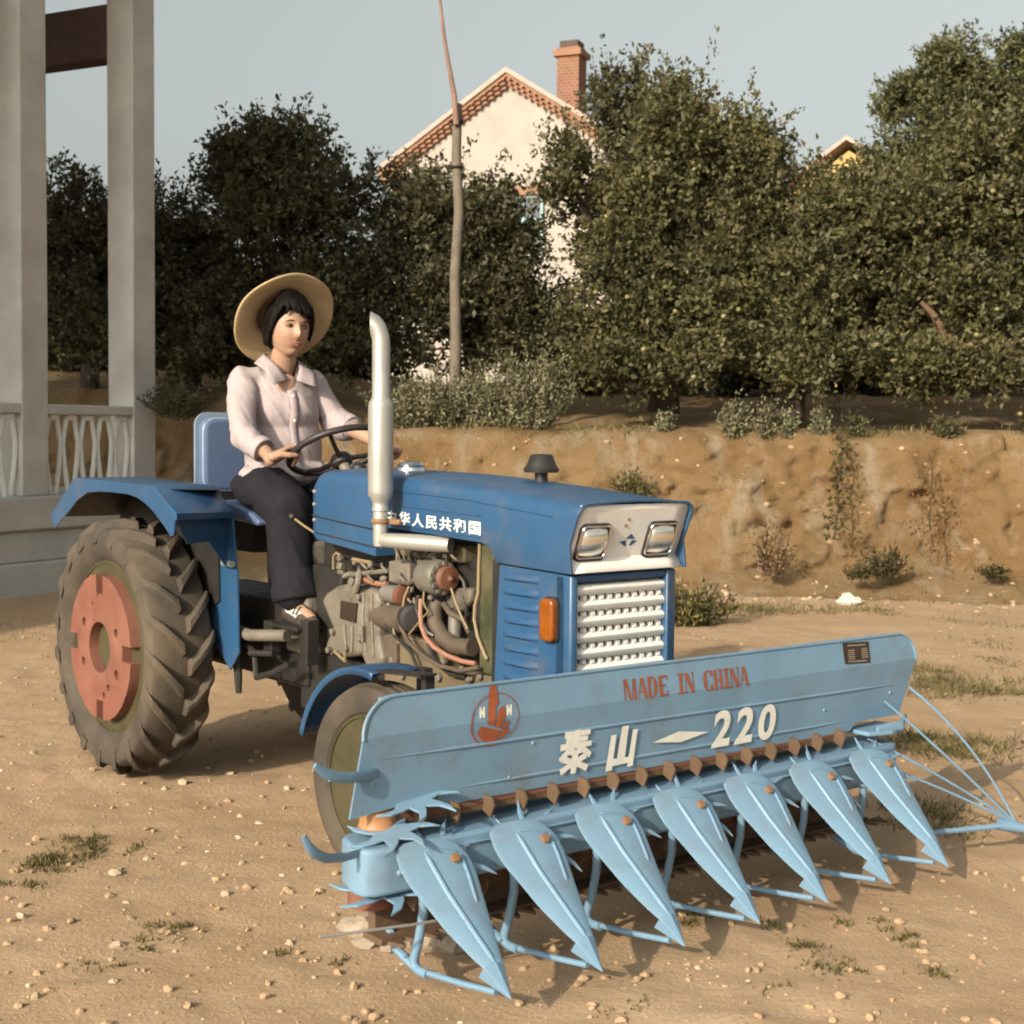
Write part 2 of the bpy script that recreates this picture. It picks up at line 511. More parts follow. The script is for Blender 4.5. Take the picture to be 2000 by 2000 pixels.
def thing(name, label, cat, loc=(0, 0, 0), rotz=0.0, group=None, base=None):
    o = bpy.data.objects.new(name, None)
    o.empty_display_size = 0.2
    COL.objects.link(o)
    o.location = loc
    o.rotation_euler = (0, 0, rotz)
    if base is not None:
        o['base'] = base
    return tag(o, label, cat, group)

def remesh(mb, voxel, it=4, fac=0.5):
    """one continuous skin round all the pieces in mb"""
    o = mb.build('tmp', None, smooth=0)
    md = o.modifiers.new('r', 'REMESH')
    md.mode = 'VOXEL'
    md.voxel_size = voxel
    if it:
        sm = o.modifiers.new('s', 'SMOOTH')
        sm.factor = fac
        sm.iterations = it
    dg = bpy.context.evaluated_depsgraph_get()
    me = bpy.data.meshes.new_from_object(o.evaluated_get(dg))
    old = o.data
    bpy.data.objects.remove(o)
    bpy.data.meshes.remove(old)
    me.materials.clear()
    return me

def mesh_obj(name, me, m, parent=None, smooth=True):
    me.name = name
    for k in (m if isinstance(m, (list, tuple)) else [m]):
        me.materials.append(k)
    if smooth:
        me.polygons.foreach_set('use_smooth', [True] * len(me.polygons))
    o = bpy.data.objects.new(name, me)
    COL.objects.link(o)
    if parent is not None:
        o.parent = parent
        if parent.type == 'EMPTY' and 'base' in parent:
            bx = parent['base']
            o.location = (-bx[0], -bx[1], -bx[2])
    return o

def text_mesh(body, size, offset=0.0, spacing=1.0):
    cu = bpy.data.curves.new('txt', 'FONT')
    cu.body = body
    cu.size = size
    cu.offset = offset
    cu.space_character = spacing
    cu.align_x = 'LEFT'
    o = bpy.data.objects.new('txt', cu)
    COL.objects.link(o)
    dg = bpy.context.evaluated_depsgraph_get()
    me = bpy.data.meshes.new_from_object(o.evaluated_get(dg))
    vs = [tuple(v.co) for v in me.vertices]
    fs = [tuple(p.vertices) for p in me.polygons]
    bpy.data.objects.remove(o)
    bpy.data.meshes.remove(me)
    return vs, fs

_rng = np.random.RandomState(3)
_TAB = _rng.rand(256, 256)
def vn(x, y):
    xi, yi = np.floor(x).astype(int), np.floor(y).astype(int)
    fx_, fy_ = x - xi, y - yi
    fx_ = fx_ * fx_ * (3 - 2 * fx_)
    fy_ = fy_ * fy_ * (3 - 2 * fy_)
    a = _TAB[xi % 256, yi % 256]; b = _TAB[(xi + 1) % 256, yi % 256]
    c = _TAB[xi % 256, (yi + 1) % 256]; d = _TAB[(xi + 1) % 256, (yi + 1) % 256]
    return (a * (1 - fx_) + b * fx_) * (1 - fy_) + (c * (1 - fx_) + d * fx_) * fy_
def fbm(x, y, o=4):
    s, a = 0, 0.5
    for i in range(o):
        s = s + a * (vn(x * 2 ** i + i * 17.3, y * 2 ** i + i * 9.1) - 0.5)
        a *= 0.5
    return s

def grid_obj(name, xs, ys, zf, m, post=None):
    X, Y = np.meshgrid(xs, ys)
    if post is not None:
        V = post(X, Y)
    else:
        V = np.stack([X, Y, zf(X, Y)], -1)
    ny, nx = X.shape
    me = bpy.data.meshes.new(name)
    me.vertices.add(nx * ny)
    me.vertices.foreach_set('co', V.reshape(-1).astype(np.float32))
    i = np.arange(nx * ny).reshape(ny, nx)
    q = np.stack([i[:-1, :-1], i[:-1, 1:], i[1:, 1:], i[1:, :-1]], -1).reshape(-1)
    nf = (nx - 1) * (ny - 1)
    me.loops.add(nf * 4)
    me.loops.foreach_set('vertex_index', q.astype(np.int32))
    me.polygons.add(nf)
    me.polygons.foreach_set('loop_start', (np.arange(nf) * 4).astype(np.int32))
    me.polygons.foreach_set('use_smooth', np.ones(nf, bool))
    me.update(calc_edges=True)
    me.materials.append(m)
    o = bpy.data.objects.new(name, me)
    COL.objects.link(o)
    return o

# ------------------------------------------------------------------ ground and earth bank
def axis(pts):
    out = []
    for a, b, st in pts:
        out += list(np.arange(a, b, st))
    return np.array(out + [pts[-1][1]])
gx = axis([(-400, -40, 60), (-40, -8, 4), (-8, -4, 0.25), (-4, 4.6, 0.028), (4.6, 8, 0.25), (8, 40, 4), (40, 400, 60)])
gy = axis([(-60, -4, 6), (-4, 2.4, 0.4), (2.4, 12.6, 0.03), (12.6, 40, 3), (40, 800, 80)])
def ground_z(x, y):
    z = 0.05 * fbm(x * 0.5, y * 0.5, 3) + 0.022 * fbm(x * 2.6 + 5, y * 2.6, 3)
    c = fbm(x * 9 + 31, y * 9, 4)
    z = z + 0.017 * c + 0.026 * np.clip(fbm(x * 14 + 3, y * 14 + 9, 3) - 0.10, 0, 1)
    ruts = np.exp(-((y - 2.95 - 0.2 * np.sin(x * 1.7)) / 0.3) ** 2) * 0.05 * fbm(x * 4, y * 7 + 40, 4)
    z = (z + ruts) * (1 - 0.6 * np.clip((y - 14) / 5, 0, 1))
    z = np.where((np.abs(x) > 30) | (y > 30), -0.06, z)
    return z - 0.004
def gz(x, y):
    return float(ground_z(np.array([float(x)]), np.array([float(y)]))[0])
tag(grid_obj('ground', gx, gy, ground_z, M['soil']), kind='structure')

def smooth(a, b, x):
    t = np.clip((x - a) / (b - a), 0, 1)
    return t * t * (3 - 2 * t)
def bank_top(x):
    return 1.40 + 0.24 * (1 - smooth(-2.6, -0.9, x))
def bank_post(X, Vv):
    # Vv: 0..1 = toe and face, 1.. = plateau
    v = np.clip(Vv, 0, 1)
    top = bank_top(X) + 0.05 * fbm(X * 0.9, X * 0 + 3, 3) + 0.09 * fbm(X * 3.1, X * 0 + 9, 3)
    z = -0.08 + np.interp(v, [0, 0.12, 0.3, 0.85, 0.95, 1.0], [0, 0.10, 0.26, 1.28, 1.44, 1.48]) / 1.48 * (top + 0.08)
    y = 11.30 + np.interp(v, [0, 0.12, 0.3, 0.85, 1.0], [0, 0.68, 1.2, 1.82, 2.15]) + 0.35 * np.sin(X * 0.5 + 0.6) * (1 - v) * 0.6
    y = y + (0.60 * fbm(X * 1.1, z * 1.6 + 7, 4) + 0.20 * fbm(X * 3.4 + 11, z * 3.6, 5) + 0.26 * fbm(X * 8 + 3, z * 11.0, 5)) * np.sin(np.pi * np.clip(v, 0.03, 0.97)) ** 0.6
    y = y + 0.07 * np.clip(1 - 9 * np.abs(fbm(X * 1.7 + 40, z * 0.9 + 4, 3)), 0, 1) * np.sin(np.pi * np.clip(v, 0.0, 1.0))
    y = y - 0.10 * np.exp(-((v - 0.92) / 0.05) ** 2) * (vn(X * 2.1, X * 0 + 5) > 0.45)
    y = y + 3.4 * (1 - smooth(-3.5, -2.3, X))
    far = np.clip(Vv - 1, 0, None)
    y = y + far * 40
    z = z + np.where(far > 0, 0.13 * np.clip(y - 15.6, 0, 5.5) + 0.12 * fbm(X * 0.8, y * 0.8, 3) * np.clip(far * 40, 0, 1), 0)
    return np.stack([X, y, z], -1)
bx_ = axis([(-300, -20, 40), (-20, -6, 0.5), (-6, 6.5, 0.04), (6.5, 20, 0.5), (20, 300, 40)])
bv_ = np.concatenate([np.linspace(0, 1, 58), 1 + np.array([0.005, 0.012, 0.02, 0.03, 0.045, 0.06, 0.08, 0.1, 0.13, 0.2, 0.4, 1, 4, 15])])
tag(grid_obj('embankment', bx_, bv_, None, M['bank'], post=bank_post), kind='structure')
def plateau_z(x, y):
    return float(bank_top(np.array([x]))[0]) + 0.13 * min(5.5, max(0, y - 15.6))

# ------------------------------------------------------------------ pavilion on the left
pd1 = Vector((0.448, 0.894, 0)).normalized()
pd2 = Vector((pd1.y, -pd1.x, 0))
pav_o = Vector((-4.05, 11.70, 0))
pav = thing('pavilion', 'grey concrete pavilion with square columns and openwork balustrade', 'pavilion', pav_o, math.atan2(pd1.y, pd1.x))
# local frame of the pavilion: x along the balustrade, y away from its front (towards its inside), z up
T2, T1 = 1.667, 0.313
def pbox(x0, x1, y0, y1, z0, z1, name, m, bev=0.012):
    return MB().box(((x0 + x1) / 2, (y0 + y1) / 2, (z0 + z1) / 2), (x1 - x0, y1 - y0, z1 - z0)).build(name, m, pav, bevel=bev)
pbox(-15, 2.35, -0.02, 5.0, -0.3, 0.25, 'step', M['concrete'], 0.02)
pbox(-15, 2.25, 0.06, 4.9, 0.25, 0.51, 'plinth', M['concrete'], 0.015)
pbox(-15, 2.2, 0.02, 4.9, 0.51, 0.79, 'sill', M['concrete'], 0.02)
for t in (T2, T1, T1 - 1.354, T1 - 2.708, T1 - 5.4, T1 - 8.1, T1 - 10.8):
    pbox(t, t + 0.30, 0.15, 0.45, 0.79, 5.9, 'column', M['concrete'], 0.012)
for t in (T2, T1 - 2.7, T1 - 8.1):
    pbox(t, t + 0.3, 4.3, 4.6, 0.79, 5.9, 'column', M['concrete'])
    pbox(t + 0.02, t + 0.26, 0.45, 4.3, 4.72, 5.2, 'beam', M['beam'])
pbox(-16, 2.3, -0.02, 5.1, 5.905, 6.2, 'roof', M['concrete'], 0.02)
def balustrade(xa, xb):
    pbox(xa, xb, 0.155, 0.27, 1.475, 1.56, 'rail', M['concrete'], 0.01)
    mb = MB()
    n = max(1, int(round((xb - xa) / 0.212)))
    w = (xb - xa) / n
    z0, z1 = 0.792, 1.472
    for i in range(n):
        c = xa + (i + 0.5) * w
        for sgn in (-1, 1):
            path = [(c + sgn * 0.026, z1), (c + sgn * 0.052, z1 - 0.05), (c + sgn * (w / 2 - 0.012), z1 - 0.24), (c + sgn * 0.075, z1 - 0.42), (c + sgn * 0.030, z0)]
            mb.tube([(a, 0.21, z) for a, z in path], 0.02, n=6, flat=1.2)
        mb.box((c, 0.21, z1 - 0.022), (0.10, 0.05, 0.044))
    mb.build('baluster_panel', M['limewash'], pav, smooth=30)
balustrade(T1 + 0.30, T2)
balustrade(T1 - 1.054, T1)
balustrade(T1 - 2.4, T1 - 1.354)

# ------------------------------------------------------------------ houses behind the trees
def house(loc, deg, half, apex, eave, length, wallm, name, label, chim, window=True, cornice=True):
    # local frame: x along the gable, y towards the back, z up, origin under the apex on the gable face
    h = thing(name, label, 'house', loc, -R(deg))
    sl = (apex - eave) / half
    w = half - 0.25
    ap = apex - 0.42
    ze = ap - sl * w
    fn = lambda a, b, hh: (a, hh, b)
    wall = MB().prism([(-w, 0), (w, 0), (w, ze), (0, ap), (-w, ze)], fn, 0, length).build('wall', wallm, h, smooth=0)
    roof = MB()
    th = 0.13
    for s in (-1, 1):
        roof.prism([(0, apex), (s * half * 1.02, apex - sl * half * 1.02), (s * half * 1.02, apex - sl * half * 1.02 - th), (0, apex - th)], fn, -0.30, length + 0.3)
    rf = roof.build('roof', M['roof'], h, smooth=0)
    if cornice:
        for k, (dz, dy, tz) in enumerate(((0.13, -0.24, 0.10), (0.24, -0.17, 0.09), (0.34, -0.10, 0.09))):
            mb = MB()
            for s in (-1, 1):
                mb.prism([(0, apex - dz), (s * half, apex - dz - sl * half), (s * half, apex - dz - tz - sl * half), (0, apex - dz - tz)], fn, dy, 0.05)
                # brick ends
                nb = int(half / 0.17)
                for i in range(nb):
                    a = s * (i + 0.5) * half / nb
                    mb.box((a, dy - 0.012, apex - dz - tz - 0.01 - abs(a) * sl), (0.085, 0.05, 0.06), (0, s * math.atan(sl), 0))
            mb.build('cornice', M['corn'], h, smooth=0)
        MB().box((-half + 0.55, -0.08, ze - 0.02), (1.1, 0.3, 0.14)).box((-half + 0.6, -0.06, ze - 0.18), (0.95, 0.22, 0.12)).build('cornice', M['corn'], h, smooth=0)
    for (cx, cy, cz0, cz1, cw) in chim:
        mb = MB().box((cx, cy, (cz0 + cz1) / 2), (cw, cw, cz1 - cz0)).box((cx - 0.04, cy, cz0 + 0.62), (cw + 0.14, cw + 0.1, 0.1))
        c = mb.build('chimney', M['brick'], rf, smooth=0)
        MB().box((cx, cy, cz1 - 0.15), (cw + 0.16, cw + 0.16, 0.16)).build('chimney_band', M['corn'], rf, smooth=0, bevel=0.01)
        MB().box((cx, cy, cz1 + 0.06), (cw - 0.1, cw - 0.1, 0.24)).build('chimney_cap', M['soot'], rf, smooth=0, bevel=0.01)
    if window:
        MB().box((0.42, -0.06, 7.62), (1.1, 0.2, 0.22)).build('lintel', M['corn'], h, smooth=0)
        fr = MB()
        for a in (-0.1, 0.42, 0.94):
            fr.box((a, -0.03, 6.9), (0.07, 0.1, 1.2))
        for z in (6.3, 6.9, 7.48):
            fr.box((0.42, -0.025, z), (1.1, 0.08, 0.07))
        wf = fr.build('window', M['teal'], h, smooth=0)
        MB().box((0.42, -0.004, 6.9), (1.0, 0.02, 1.15)).build('pane', M['glassd'], wf, smooth=0)
    return h
house((-0.155, 38.0, 0), 22.0, 3.65, 10.75, 8.45, 10.0, M['stucco'], 'village_house', 'cream plastered house with terracotta gable cornice and tall brick chimney',
      [(1.36, 0.9, 9.0, 11.35, 0.60), (4.0, 4.5, 7.6, 10.3, 0.55)])
house((10.4, 46.0, 0), 30.0, 3.6, 10.75, 8.4, 9.0, M['stuccoy'], 'village_house', 'yellow gabled house showing only a roof corner between the right-hand trees', [], window=False, cornice=False)

# ------------------------------------------------------------------ wooden pole
pl = thing('utility_pole', 'weathered wooden pole with a thin stick lashed to its top', 'pole', (-0.62, 14.6, 1.5))
def plz(path, b=(-0.62, 14.6, 1.5)):
    return [(p[0] - b[0], p[1] - b[1], p[2] - b[2]) for p in path]
pp = [(-0.586, 14.600, 1.653), (-0.575, 14.600, 2.285), (-0.590, 14.600, 2.914), (-0.552, 14.600, 3.540), (-0.582, 14.600, 4.060), (-0.575, 14.600, 4.598)]
pp[0] = (pp[0][0], pp[0][1], 1.35)
MB().tube(plz(pp), [0.062, 0.056, 0.052, 0.05, 0.048, 0.044], n=12).build('pole_shaft', M['polewood'], pl)
wp = [(-0.581, 14.520, 4.380), (-0.604, 14.520, 4.662), (-0.663, 14.520, 4.970), (-0.707, 14.520, 5.225), (-0.740, 14.520, 5.491), (-0.773, 14.520, 5.786), (-0.795, 14.520, 6.041)]
MB().tube(plz(wp), [0.032, 0.028, 0.022, 0.019, 0.016, 0.013, 0.01], n=10).build('stick', M['whipwood'], pl)
for yy in (229, 316):
    c = Vector(plz([(-0.584, 14.570, 4.421) if yy == 229 else (-0.582, 14.600, 3.977)])[0])
    MB().lathe([(0.066, -0.012), (0.071, 0), (0.066, 0.012)], c, (0, 0, 1), 16).build('wire_band', M['black'], pl)

# ------------------------------------------------------------------ trees
def leaf_geo(P, Dn, L, W, rng, fold=0.25):
    n = len(P)
    Dn = Dn / (np.linalg.norm(Dn, axis=1, keepdims=True) + 1e-9)
    rv = rng.normal(size=(n, 3))
    sd = np.cross(Dn, rv)
    sd /= (np.linalg.norm(sd, axis=1, keepdims=True) + 1e-9)
    nm = np.cross(sd, Dn)
    L = L[:, None]
    W = W[:, None]
    mid = P + Dn * L * 0.45
    a = mid + sd * W * 0.5 + nm * W * fold
    b = mid - sd * W * 0.5 + nm * W * fold
    tip = P + Dn * L - nm * L * 0.12
    return np.stack([P, a, tip, b], 1).reshape(-1, 3)

def leaves_mesh(name, V, m):
    n = len(V) // 4
    me = bpy.data.meshes.new(name)
    me.vertices.add(n * 4)
    me.vertices.foreach_set('co', V.reshape(-1).astype(np.float32))
    me.loops.add(n * 4)
    me.loops.foreach_set('vertex_index', np.arange(n * 4, dtype=np.int32))
    me.polygons.add(n)
    me.polygons.foreach_set('loop_start', (np.arange(n) * 4).astype(np.int32))
    me.update(calc_edges=True)
    me.materials.append(m)
    return me

def clumps(blobs, rng, k=10):
    """small clumps standing out of the big ones, so that the outline is uneven"""
    out = []
    for b in blobs:
        out.append((b[0], b[1], b[2], b[3] * .52, b[4] * .52, b[5] * .52))
        for i in range(k):
            d = rng.normal(size=3)
            d /= np.linalg.norm(d)
            if d[1] > .5:
                d[1] *= -1
            if d[2] < -.3:
                d[2] *= -.5
            q = .17 + .22 * rng.rand()
            e = .66 + .36 * rng.rand()
            out.append((b[0] + d[0] * b[3] * e, b[1] + d[1] * b[4] * e, b[2] + d[2] * b[5] * e, b[3] * q, b[4] * q, b[5] * q * 1.5))
    return out

def shoots(blobs, n, per, rng, length=(0.3, 0.75), up=0.55, leafL=(0.06, 0.10), shell=0.35, droop=0.0):
    vol = np.array([b[3] * b[4] * b[5] for b in blobs]) ** 0.5
    pick = rng.choice(len(blobs), n, p=vol / vol.sum())
    B = np.array(blobs)[pick]
    d = rng.normal(size=(n, 3))
    d /= np.linalg.norm(d, axis=1, keepdims=True)
    rr = shell + (1 - shell) * rng.rand(n, 1) ** 0.7
    base = B[:, :3] + d * B[:, 3:6] * rr * 0.86
    sd = d * 0.75 + np.array([0, 0, up]) + rng.normal(size=(n, 3)) * 0.35
    sd[:, 2] -= droop * (d[:, 2] < 0)
    sd /= np.linalg.norm(sd, axis=1, keepdims=True)
    ln = length[0] + (length[1] - length[0]) * rng.rand(n) ** 1.6
    t = (np.arange(per) + 0.5) / per
    tt = np.clip(t[None, :] + rng.normal(size=(n, per)) * 0.05, 0.02, 1.0)
    P = base[:, None, :] + sd[:, None, :] * (ln[:, None] * tt)[:, :, None]
    P = P + np.array([0, 0, -0.10]) * (tt ** 2 * ln[:, None])[:, :, None]
    P = P + rng.normal(size=P.shape) * 0.028
    ld = sd[:, None, :] * 0.7 + rng.normal(size=P.shape) * 0.75
    P, ld = P.reshape(-1, 3), ld.reshape(-1, 3)
    L = leafL[0] + (leafL[1] - leafL[0]) * rng.rand(len(P))
    return P, ld, L

def tree(name, label, x, y, z, blobs, n, per, seed, m, group='apple trees behind the bank', trunk=None, leafL=(0.036, 0.092), up=0.55, droop=0.0, tips=0, wide=0.55, trunk_r=0.11, fruit=0):
    rng = np.random.RandomState(seed)
    root = thing(name, label, 'tree', (x, y, z), 0, group)
    B = [(b[0] - x, b[1] - y, b[2] - z, b[3], b[4], b[5]) for b in blobs]
    P, ld, L = shoots(clumps(B, rng), int(n * 1.75), per, rng, length=(0.16, 0.5), leafL=leafL, up=up, droop=droop)
    if tips:
        tb = sorted(B, key=lambda b: -(b[2] + b[5]))[:4]
        tb = [(b[0], b[1], b[2] + b[5] * 0.45, b[3] * 0.8, b[4] * 0.8, b[5] * 0.55) for b in tb]
        P2, l2, L2 = shoots(tb, tips, per, rng, length=(0.45, 0.95), up=2.2, leafL=leafL, shell=0.6)
        P, ld, L = np.vstack([P, P2]), np.vstack([ld, l2]), np.concatenate([L, L2])
    V = leaf_geo(P, ld, L, L * wide, rng)
    o = bpy.data.objects.new('crown', leaves_mesh('crown', V, m))
    COL.objects.link(o)
    o.parent = root
    if fruit:
        pick = np.where((P[:, 1] < np.percentile(P[:, 1], 30)))[0]
        me = None
        for q in rng.choice(pick, fruit, replace=False):
            if me is None:
                a_ = MB().ball((0, 0, 0), (.030, .030, .027), n=10).build('apple', M['apple'], root)
                me = a_.data
            else:
                a_ = bpy.data.objects.new('apple', me)
                COL.objects.link(a_)
                a_.parent = root
            a_.location = (P[q, 0], P[q, 1] - .03, P[q, 2] - .02)
    mb = MB()
    tk = trunk if trunk else [(0, 0, -0.25), (0.03, 0, 0.25), (-0.02, 0.02, 0.6)]
    k = len(tk)
    mb.tube(tk, [trunk_r * (1.25 if i == 0 else 1 - 0.28 * i / k) for i in range(k)], n=9)
    for b in B:
        e = Vector(b[:3])
        s0 = Vector(tk[-1])
        md = (s0 + e) / 2 + Vector(rng.normal(size=3)) * 0.12
        mb.tube([s0, s0.lerp(md, 0.5) + Vector(rng.normal(size=3)) * 0.03, md, md.lerp(e, 0.6) + Vector(rng.normal(size=3)) * 0.06, e + Vector((0, 0, b[5] * 0.4))], [trunk_r * 0.6, trunk_r * 0.5, trunk_r * 0.4, trunk_r * 0.28, 0.012], n=6)
        for q in range(3):
            dd = Vector(rng.normal(size=3)) * 0.5
            dd.z = abs(dd.z)
            mb.tube([md, md + dd * 0.5 * b[3] + Vector((0, 0, .05)), md + dd * b[3]], [trunk_r * 0.28, trunk_r * 0.18, 0.008], n=5)
    mb.build('trunk', M['bark'], root)
    return root

def dz(Y, y):      # handy: height that a display row has at a distance
    return 0
# crowns: (x, y, z, rx, ry, rz)
tree('apple_tree', 'dark apple tree seen between the two pavilion columns', -5.0, 17.2, 1.9,
     [(-5.1, 17.2, 2.6, .95, .9, .75), (-5.25, 17.2, 3.5, .75, .8, .7), (-4.75, 17.1, 3.3, .6, .7, .6), (-6.3, 17.4, 2.9, 1.0, .9, 1.0), (-4.5, 16.9, 2.3, .7, .7, .5)], 700, 24, 11, M['leafd'], tips=14)
tree('apple_tree', 'low dark apple tree just right of the second column', -3.75, 17.0, 1.9,
     [(-3.9, 17.0, 2.5, .75, .8, .7), (-3.75, 16.9, 3.3, .55, .7, .62), (-3.35, 17.0, 2.6, .7, .8, .7), (-4.2, 17.1, 3.5, .4, .6, .5), (-3.2, 16.6, 2.1, .8, .6, .4)], 640, 24, 12, M['leafd'], tips=10)
tree('apple_tree', 'tall dark apple tree rising behind the driver\'s straw hat', -2.4, 16.4, 1.85,
     [(-2.55, 16.4, 2.6, 1.0, .9, .85), (-2.75, 16.4, 3.6, .78, .8, .75), (-2.15, 16.4, 3.7, .72, .8, .7), (-2.45, 16.3, 4.3, .5, .6, .42), (-1.75, 16.3, 3.0, .7, .8, .8), (-3.0, 16.4, 4.05, .35, .5, .42), (-1.9, 16.1, 2.2, 1.0, .6, .45)], 1050, 25, 13, M['leafd'], tips=30)
tree('apple_tree', 'apple tree with dense foliage crossed by the wooden pole', -0.5, 16.6, 1.85,
     [(-0.75, 16.6, 2.7, .95, .9, .75), (-0.8, 16.7, 3.6, .72, .8, .6), (-0.3, 16.6, 3.5, .45, .7, .6), (0.0, 16.5, 2.75, .6, .8, .6), (0.05, 16.4, 3.4, .30, .4, .32), (-1.15, 16.6, 3.55, .5, .6, .55), (0.2, 16.3, 2.2, .65, .6, .4)], 900, 25, 14, M['leafd'], tips=16,
     trunk=[(0.0, 0, -.25), (.05, 0, .2), (.0, 0, .6)])
tree('apple_tree', 'broad olive-green apple tree right of the house gable, bare trunk below', 1.62, 16.2, 1.85,
     [(1.55, 16.2, 3.0, .95, .9, .72), (1.5, 16.2, 3.75, .55, .8, .6), (2.05, 16.2, 3.95, .72, .8, .65), (1.72, 16.2, 4.65, .36, .5, .5), (2.5, 16.1, 3.1, .85, .8, .75), (.55, 16.1, 4.05, .22, .4, .62), (1.12, 16.1, 3.3, .36, .6, .55), (.95, 15.9, 2.4, .5, .6, .45), (1.1, 15.4, 2.0, .5, .4, .22), (2.2, 15.3, 2.1, .5, .4, .25), (2.7, 16.2, 4.25, .26, .4, .5), (2.35, 16.2, 4.3, .3, .4, .4), (1.95, 15.8, 2.55, .75, .6, .4)], 1500, 25, 15, M['leaf'], fruit=30, tips=30,
     trunk=[(0.05, 0, -.25), (.08, 0, .2), (.0, 0, .62)], trunk_r=.15)
tree('apple_tree', 'apple tree in the dip of the tree line, yellow-green leaves', 3.55, 15.8, 1.8,
     [(3.4, 15.8, 2.8, .95, .9, .72), (3.25, 15.8, 3.55, .75, .8, .55), (3.95, 15.8, 3.45, .75, .8, .62), (4.2, 15.7, 2.75, .75, .7, .6), (2.95, 15.6, 2.5, .65, .6, .5), (3.6, 15.2, 2.1, .8, .5, .3), (2.9, 15.0, 1.95, .4, .4, .2), (4.4, 15.0, 2.0, .5, .4, .25)], 1250, 25, 16, M['leaf'], fruit=30, tips=14,
     trunk=[(-.55, .2, -.25), (-.5, .2, .1), (-.3, 0, .5)], trunk_r=.17)
tree('apple_tree', 'big apple tree at the right edge with a bare crooked reddish limb', 5.15, 15.6, 1.8,
     [(4.95, 15.6, 3.5, .9, .9, .72), (5.5, 15.6, 4.0, .85, .8, .8), (5.0, 15.7, 4.2, .7, .7, .55), (5.9, 15.5, 3.0, .9, .8, .9), (4.75, 15.4, 2.75, .6, .6, .42), (6.6, 15.6, 3.6, 1.1, .9, 1.1), (5.3, 14.9, 1.95, .75, .4, .26), (6.2, 15.0, 2.1, .7, .5, .35)], 1450, 25, 17, M['leaf'], fruit=30, tips=10,
     trunk=[(.9, 0, -.3), (.85, 0, .2), (.5, 0, .55)])
tree('willow_tree', 'tall pale green tree rising behind the right-hand apple trees', 7.2, 24.0, 2.0,
     [(7.0, 24, 5.9, 1.5, 1.2, .9), (7.7, 24, 6.9, 1.3, 1.2, .9), (6.55, 24, 5.5, .75, .9, .7), (8.2, 24, 5.6, 1.3, 1.2, 1.1), (6.0, 24, 4.5, .6, .8, .5), (8.4, 24, 7.4, .7, .7, .6), (6.5, 24.0, 6.6, .6, .7, .45)], 1500, 24, 18, M['leafb'], group='trees standing beyond the apple trees', leafL=(0.07, 0.12), wide=.4, trunk=[(0, 0, -.5), (.1, 0, 1.0), (.1, 0, 2.4)], trunk_r=.2)
tree('poplar_tree', 'dusky treetop standing beside the tall brick chimney', 1.75, 22.5, 2.0,
     [(1.38, 22.5, 6.0, .22, .5, .8), (1.78, 22.5, 5.85, .28, .5, .85), (2.45, 22.5, 5.95, .26, .5, .75), (2.1, 22.5, 5.4, .6, .6, .6), (1.9, 22.5, 4.6, .8, .8, .9)], 420, 24, 19, M['leafd'], group='trees standing beyond the apple trees', tips=26, leafL=(0.06, 0.10), trunk=[(0, 0, -.5), (.1, 0, 1.0), (.1, 0, 2.0)])
tree('background_tree', 'dark tree mass filling the gap behind the leftmost apple trees', -5.6, 22.0, 2.0,
     [(-5.6, 22, 3.2, 1.7, 1.0, 1.1), (-4.2, 22, 3.0, 1.3, 1.0, 1.0), (-7.2, 22, 3.4, 1.5, 1.0, 1.3)], 620, 22, 20, M['leafd'], group='trees standing beyond the apple trees', leafL=(0.07, 0.11))
tree('background_tree', 'dark tree behind the dip, between the house and the willow', 4.4, 21.0, 2.0,
     [(4.3, 21, 3.1, 1.6, 1.0, .95), (6.2, 21, 3.3, 1.5, 1.0, 1.1), (2.6, 21.2, 3.1, 1.3, 1.0, .9), (7.9, 21, 3.3, 1.5, 1.0, 1.1), (5.2, 20.6, 2.6, 1.7, .8, .5), (3.2, 20.6, 2.6, 1.5, .8, .45)], 1000, 22, 21, M['leafd'], group='trees standing beyond the apple trees', leafL=(0.07, 0.11))
ug = 'dark undergrowth below the background trees'
for i, (hx, hw, lab) in enumerate(((-6.0, 1.6, 'dark undergrowth showing between the pavilion columns'), (-3.0, 1.5, 'dark undergrowth behind the driver and the tall apple tree'), (0.9, 1.4, 'dark undergrowth at the foot of the plastered house'),
        (3.1, 1.3, 'dark undergrowth between the two bare trunks on the right'), (5.4, 1.4, 'dark undergrowth below the crooked limb'), (7.8, 1.4, 'dark undergrowth beyond the right edge of the orchard'))):
    tree('undergrowth', lab, hx, 20.0, 1.9, [(hx - hw * .5, 20, 2.35, hw * .6, .5, .5), (hx + hw * .5, 20.1, 2.4, hw * .6, .5, .5), (hx, 19.8, 2.2, hw * .7, .5, .4)], 520, 22, 80 + i, M['leafd'], group=ug, trunk=[(0, 0, -.2), (0, 0, .15)], trunk_r=.05, leafL=(.07, .11))
# crooked bare limb of the right-hand tree is a part of that tree
rt_tree = [o for o in bpy.data.objects if o.get('label', '').startswith('big apple tree')][0]
lb = [(4.133, 14.900, 2.722), (4.254, 14.900, 2.605), (4.367, 14.900, 2.403), (4.542, 14.900, 2.270), (4.763, 14.950, 2.292), (4.997, 15.000, 2.243), (5.370, 15.200, 2.105), (5.702, 15.400, 1.728), (5.806, 15.500, 1.339)]
lo = rt_tree.location
MB().tube([(p[0] - lo.x, p[1] - lo.y, p[2] - lo.z) for p in lb], [.022, .034, .042, .05, .06, .07, .085, .10, .12], n=9).build('limb', mat('reddish_bark', (0.125, 0.067, 0.04), 0.9, var=.3, scale=14, bump=.5), rt_tree)

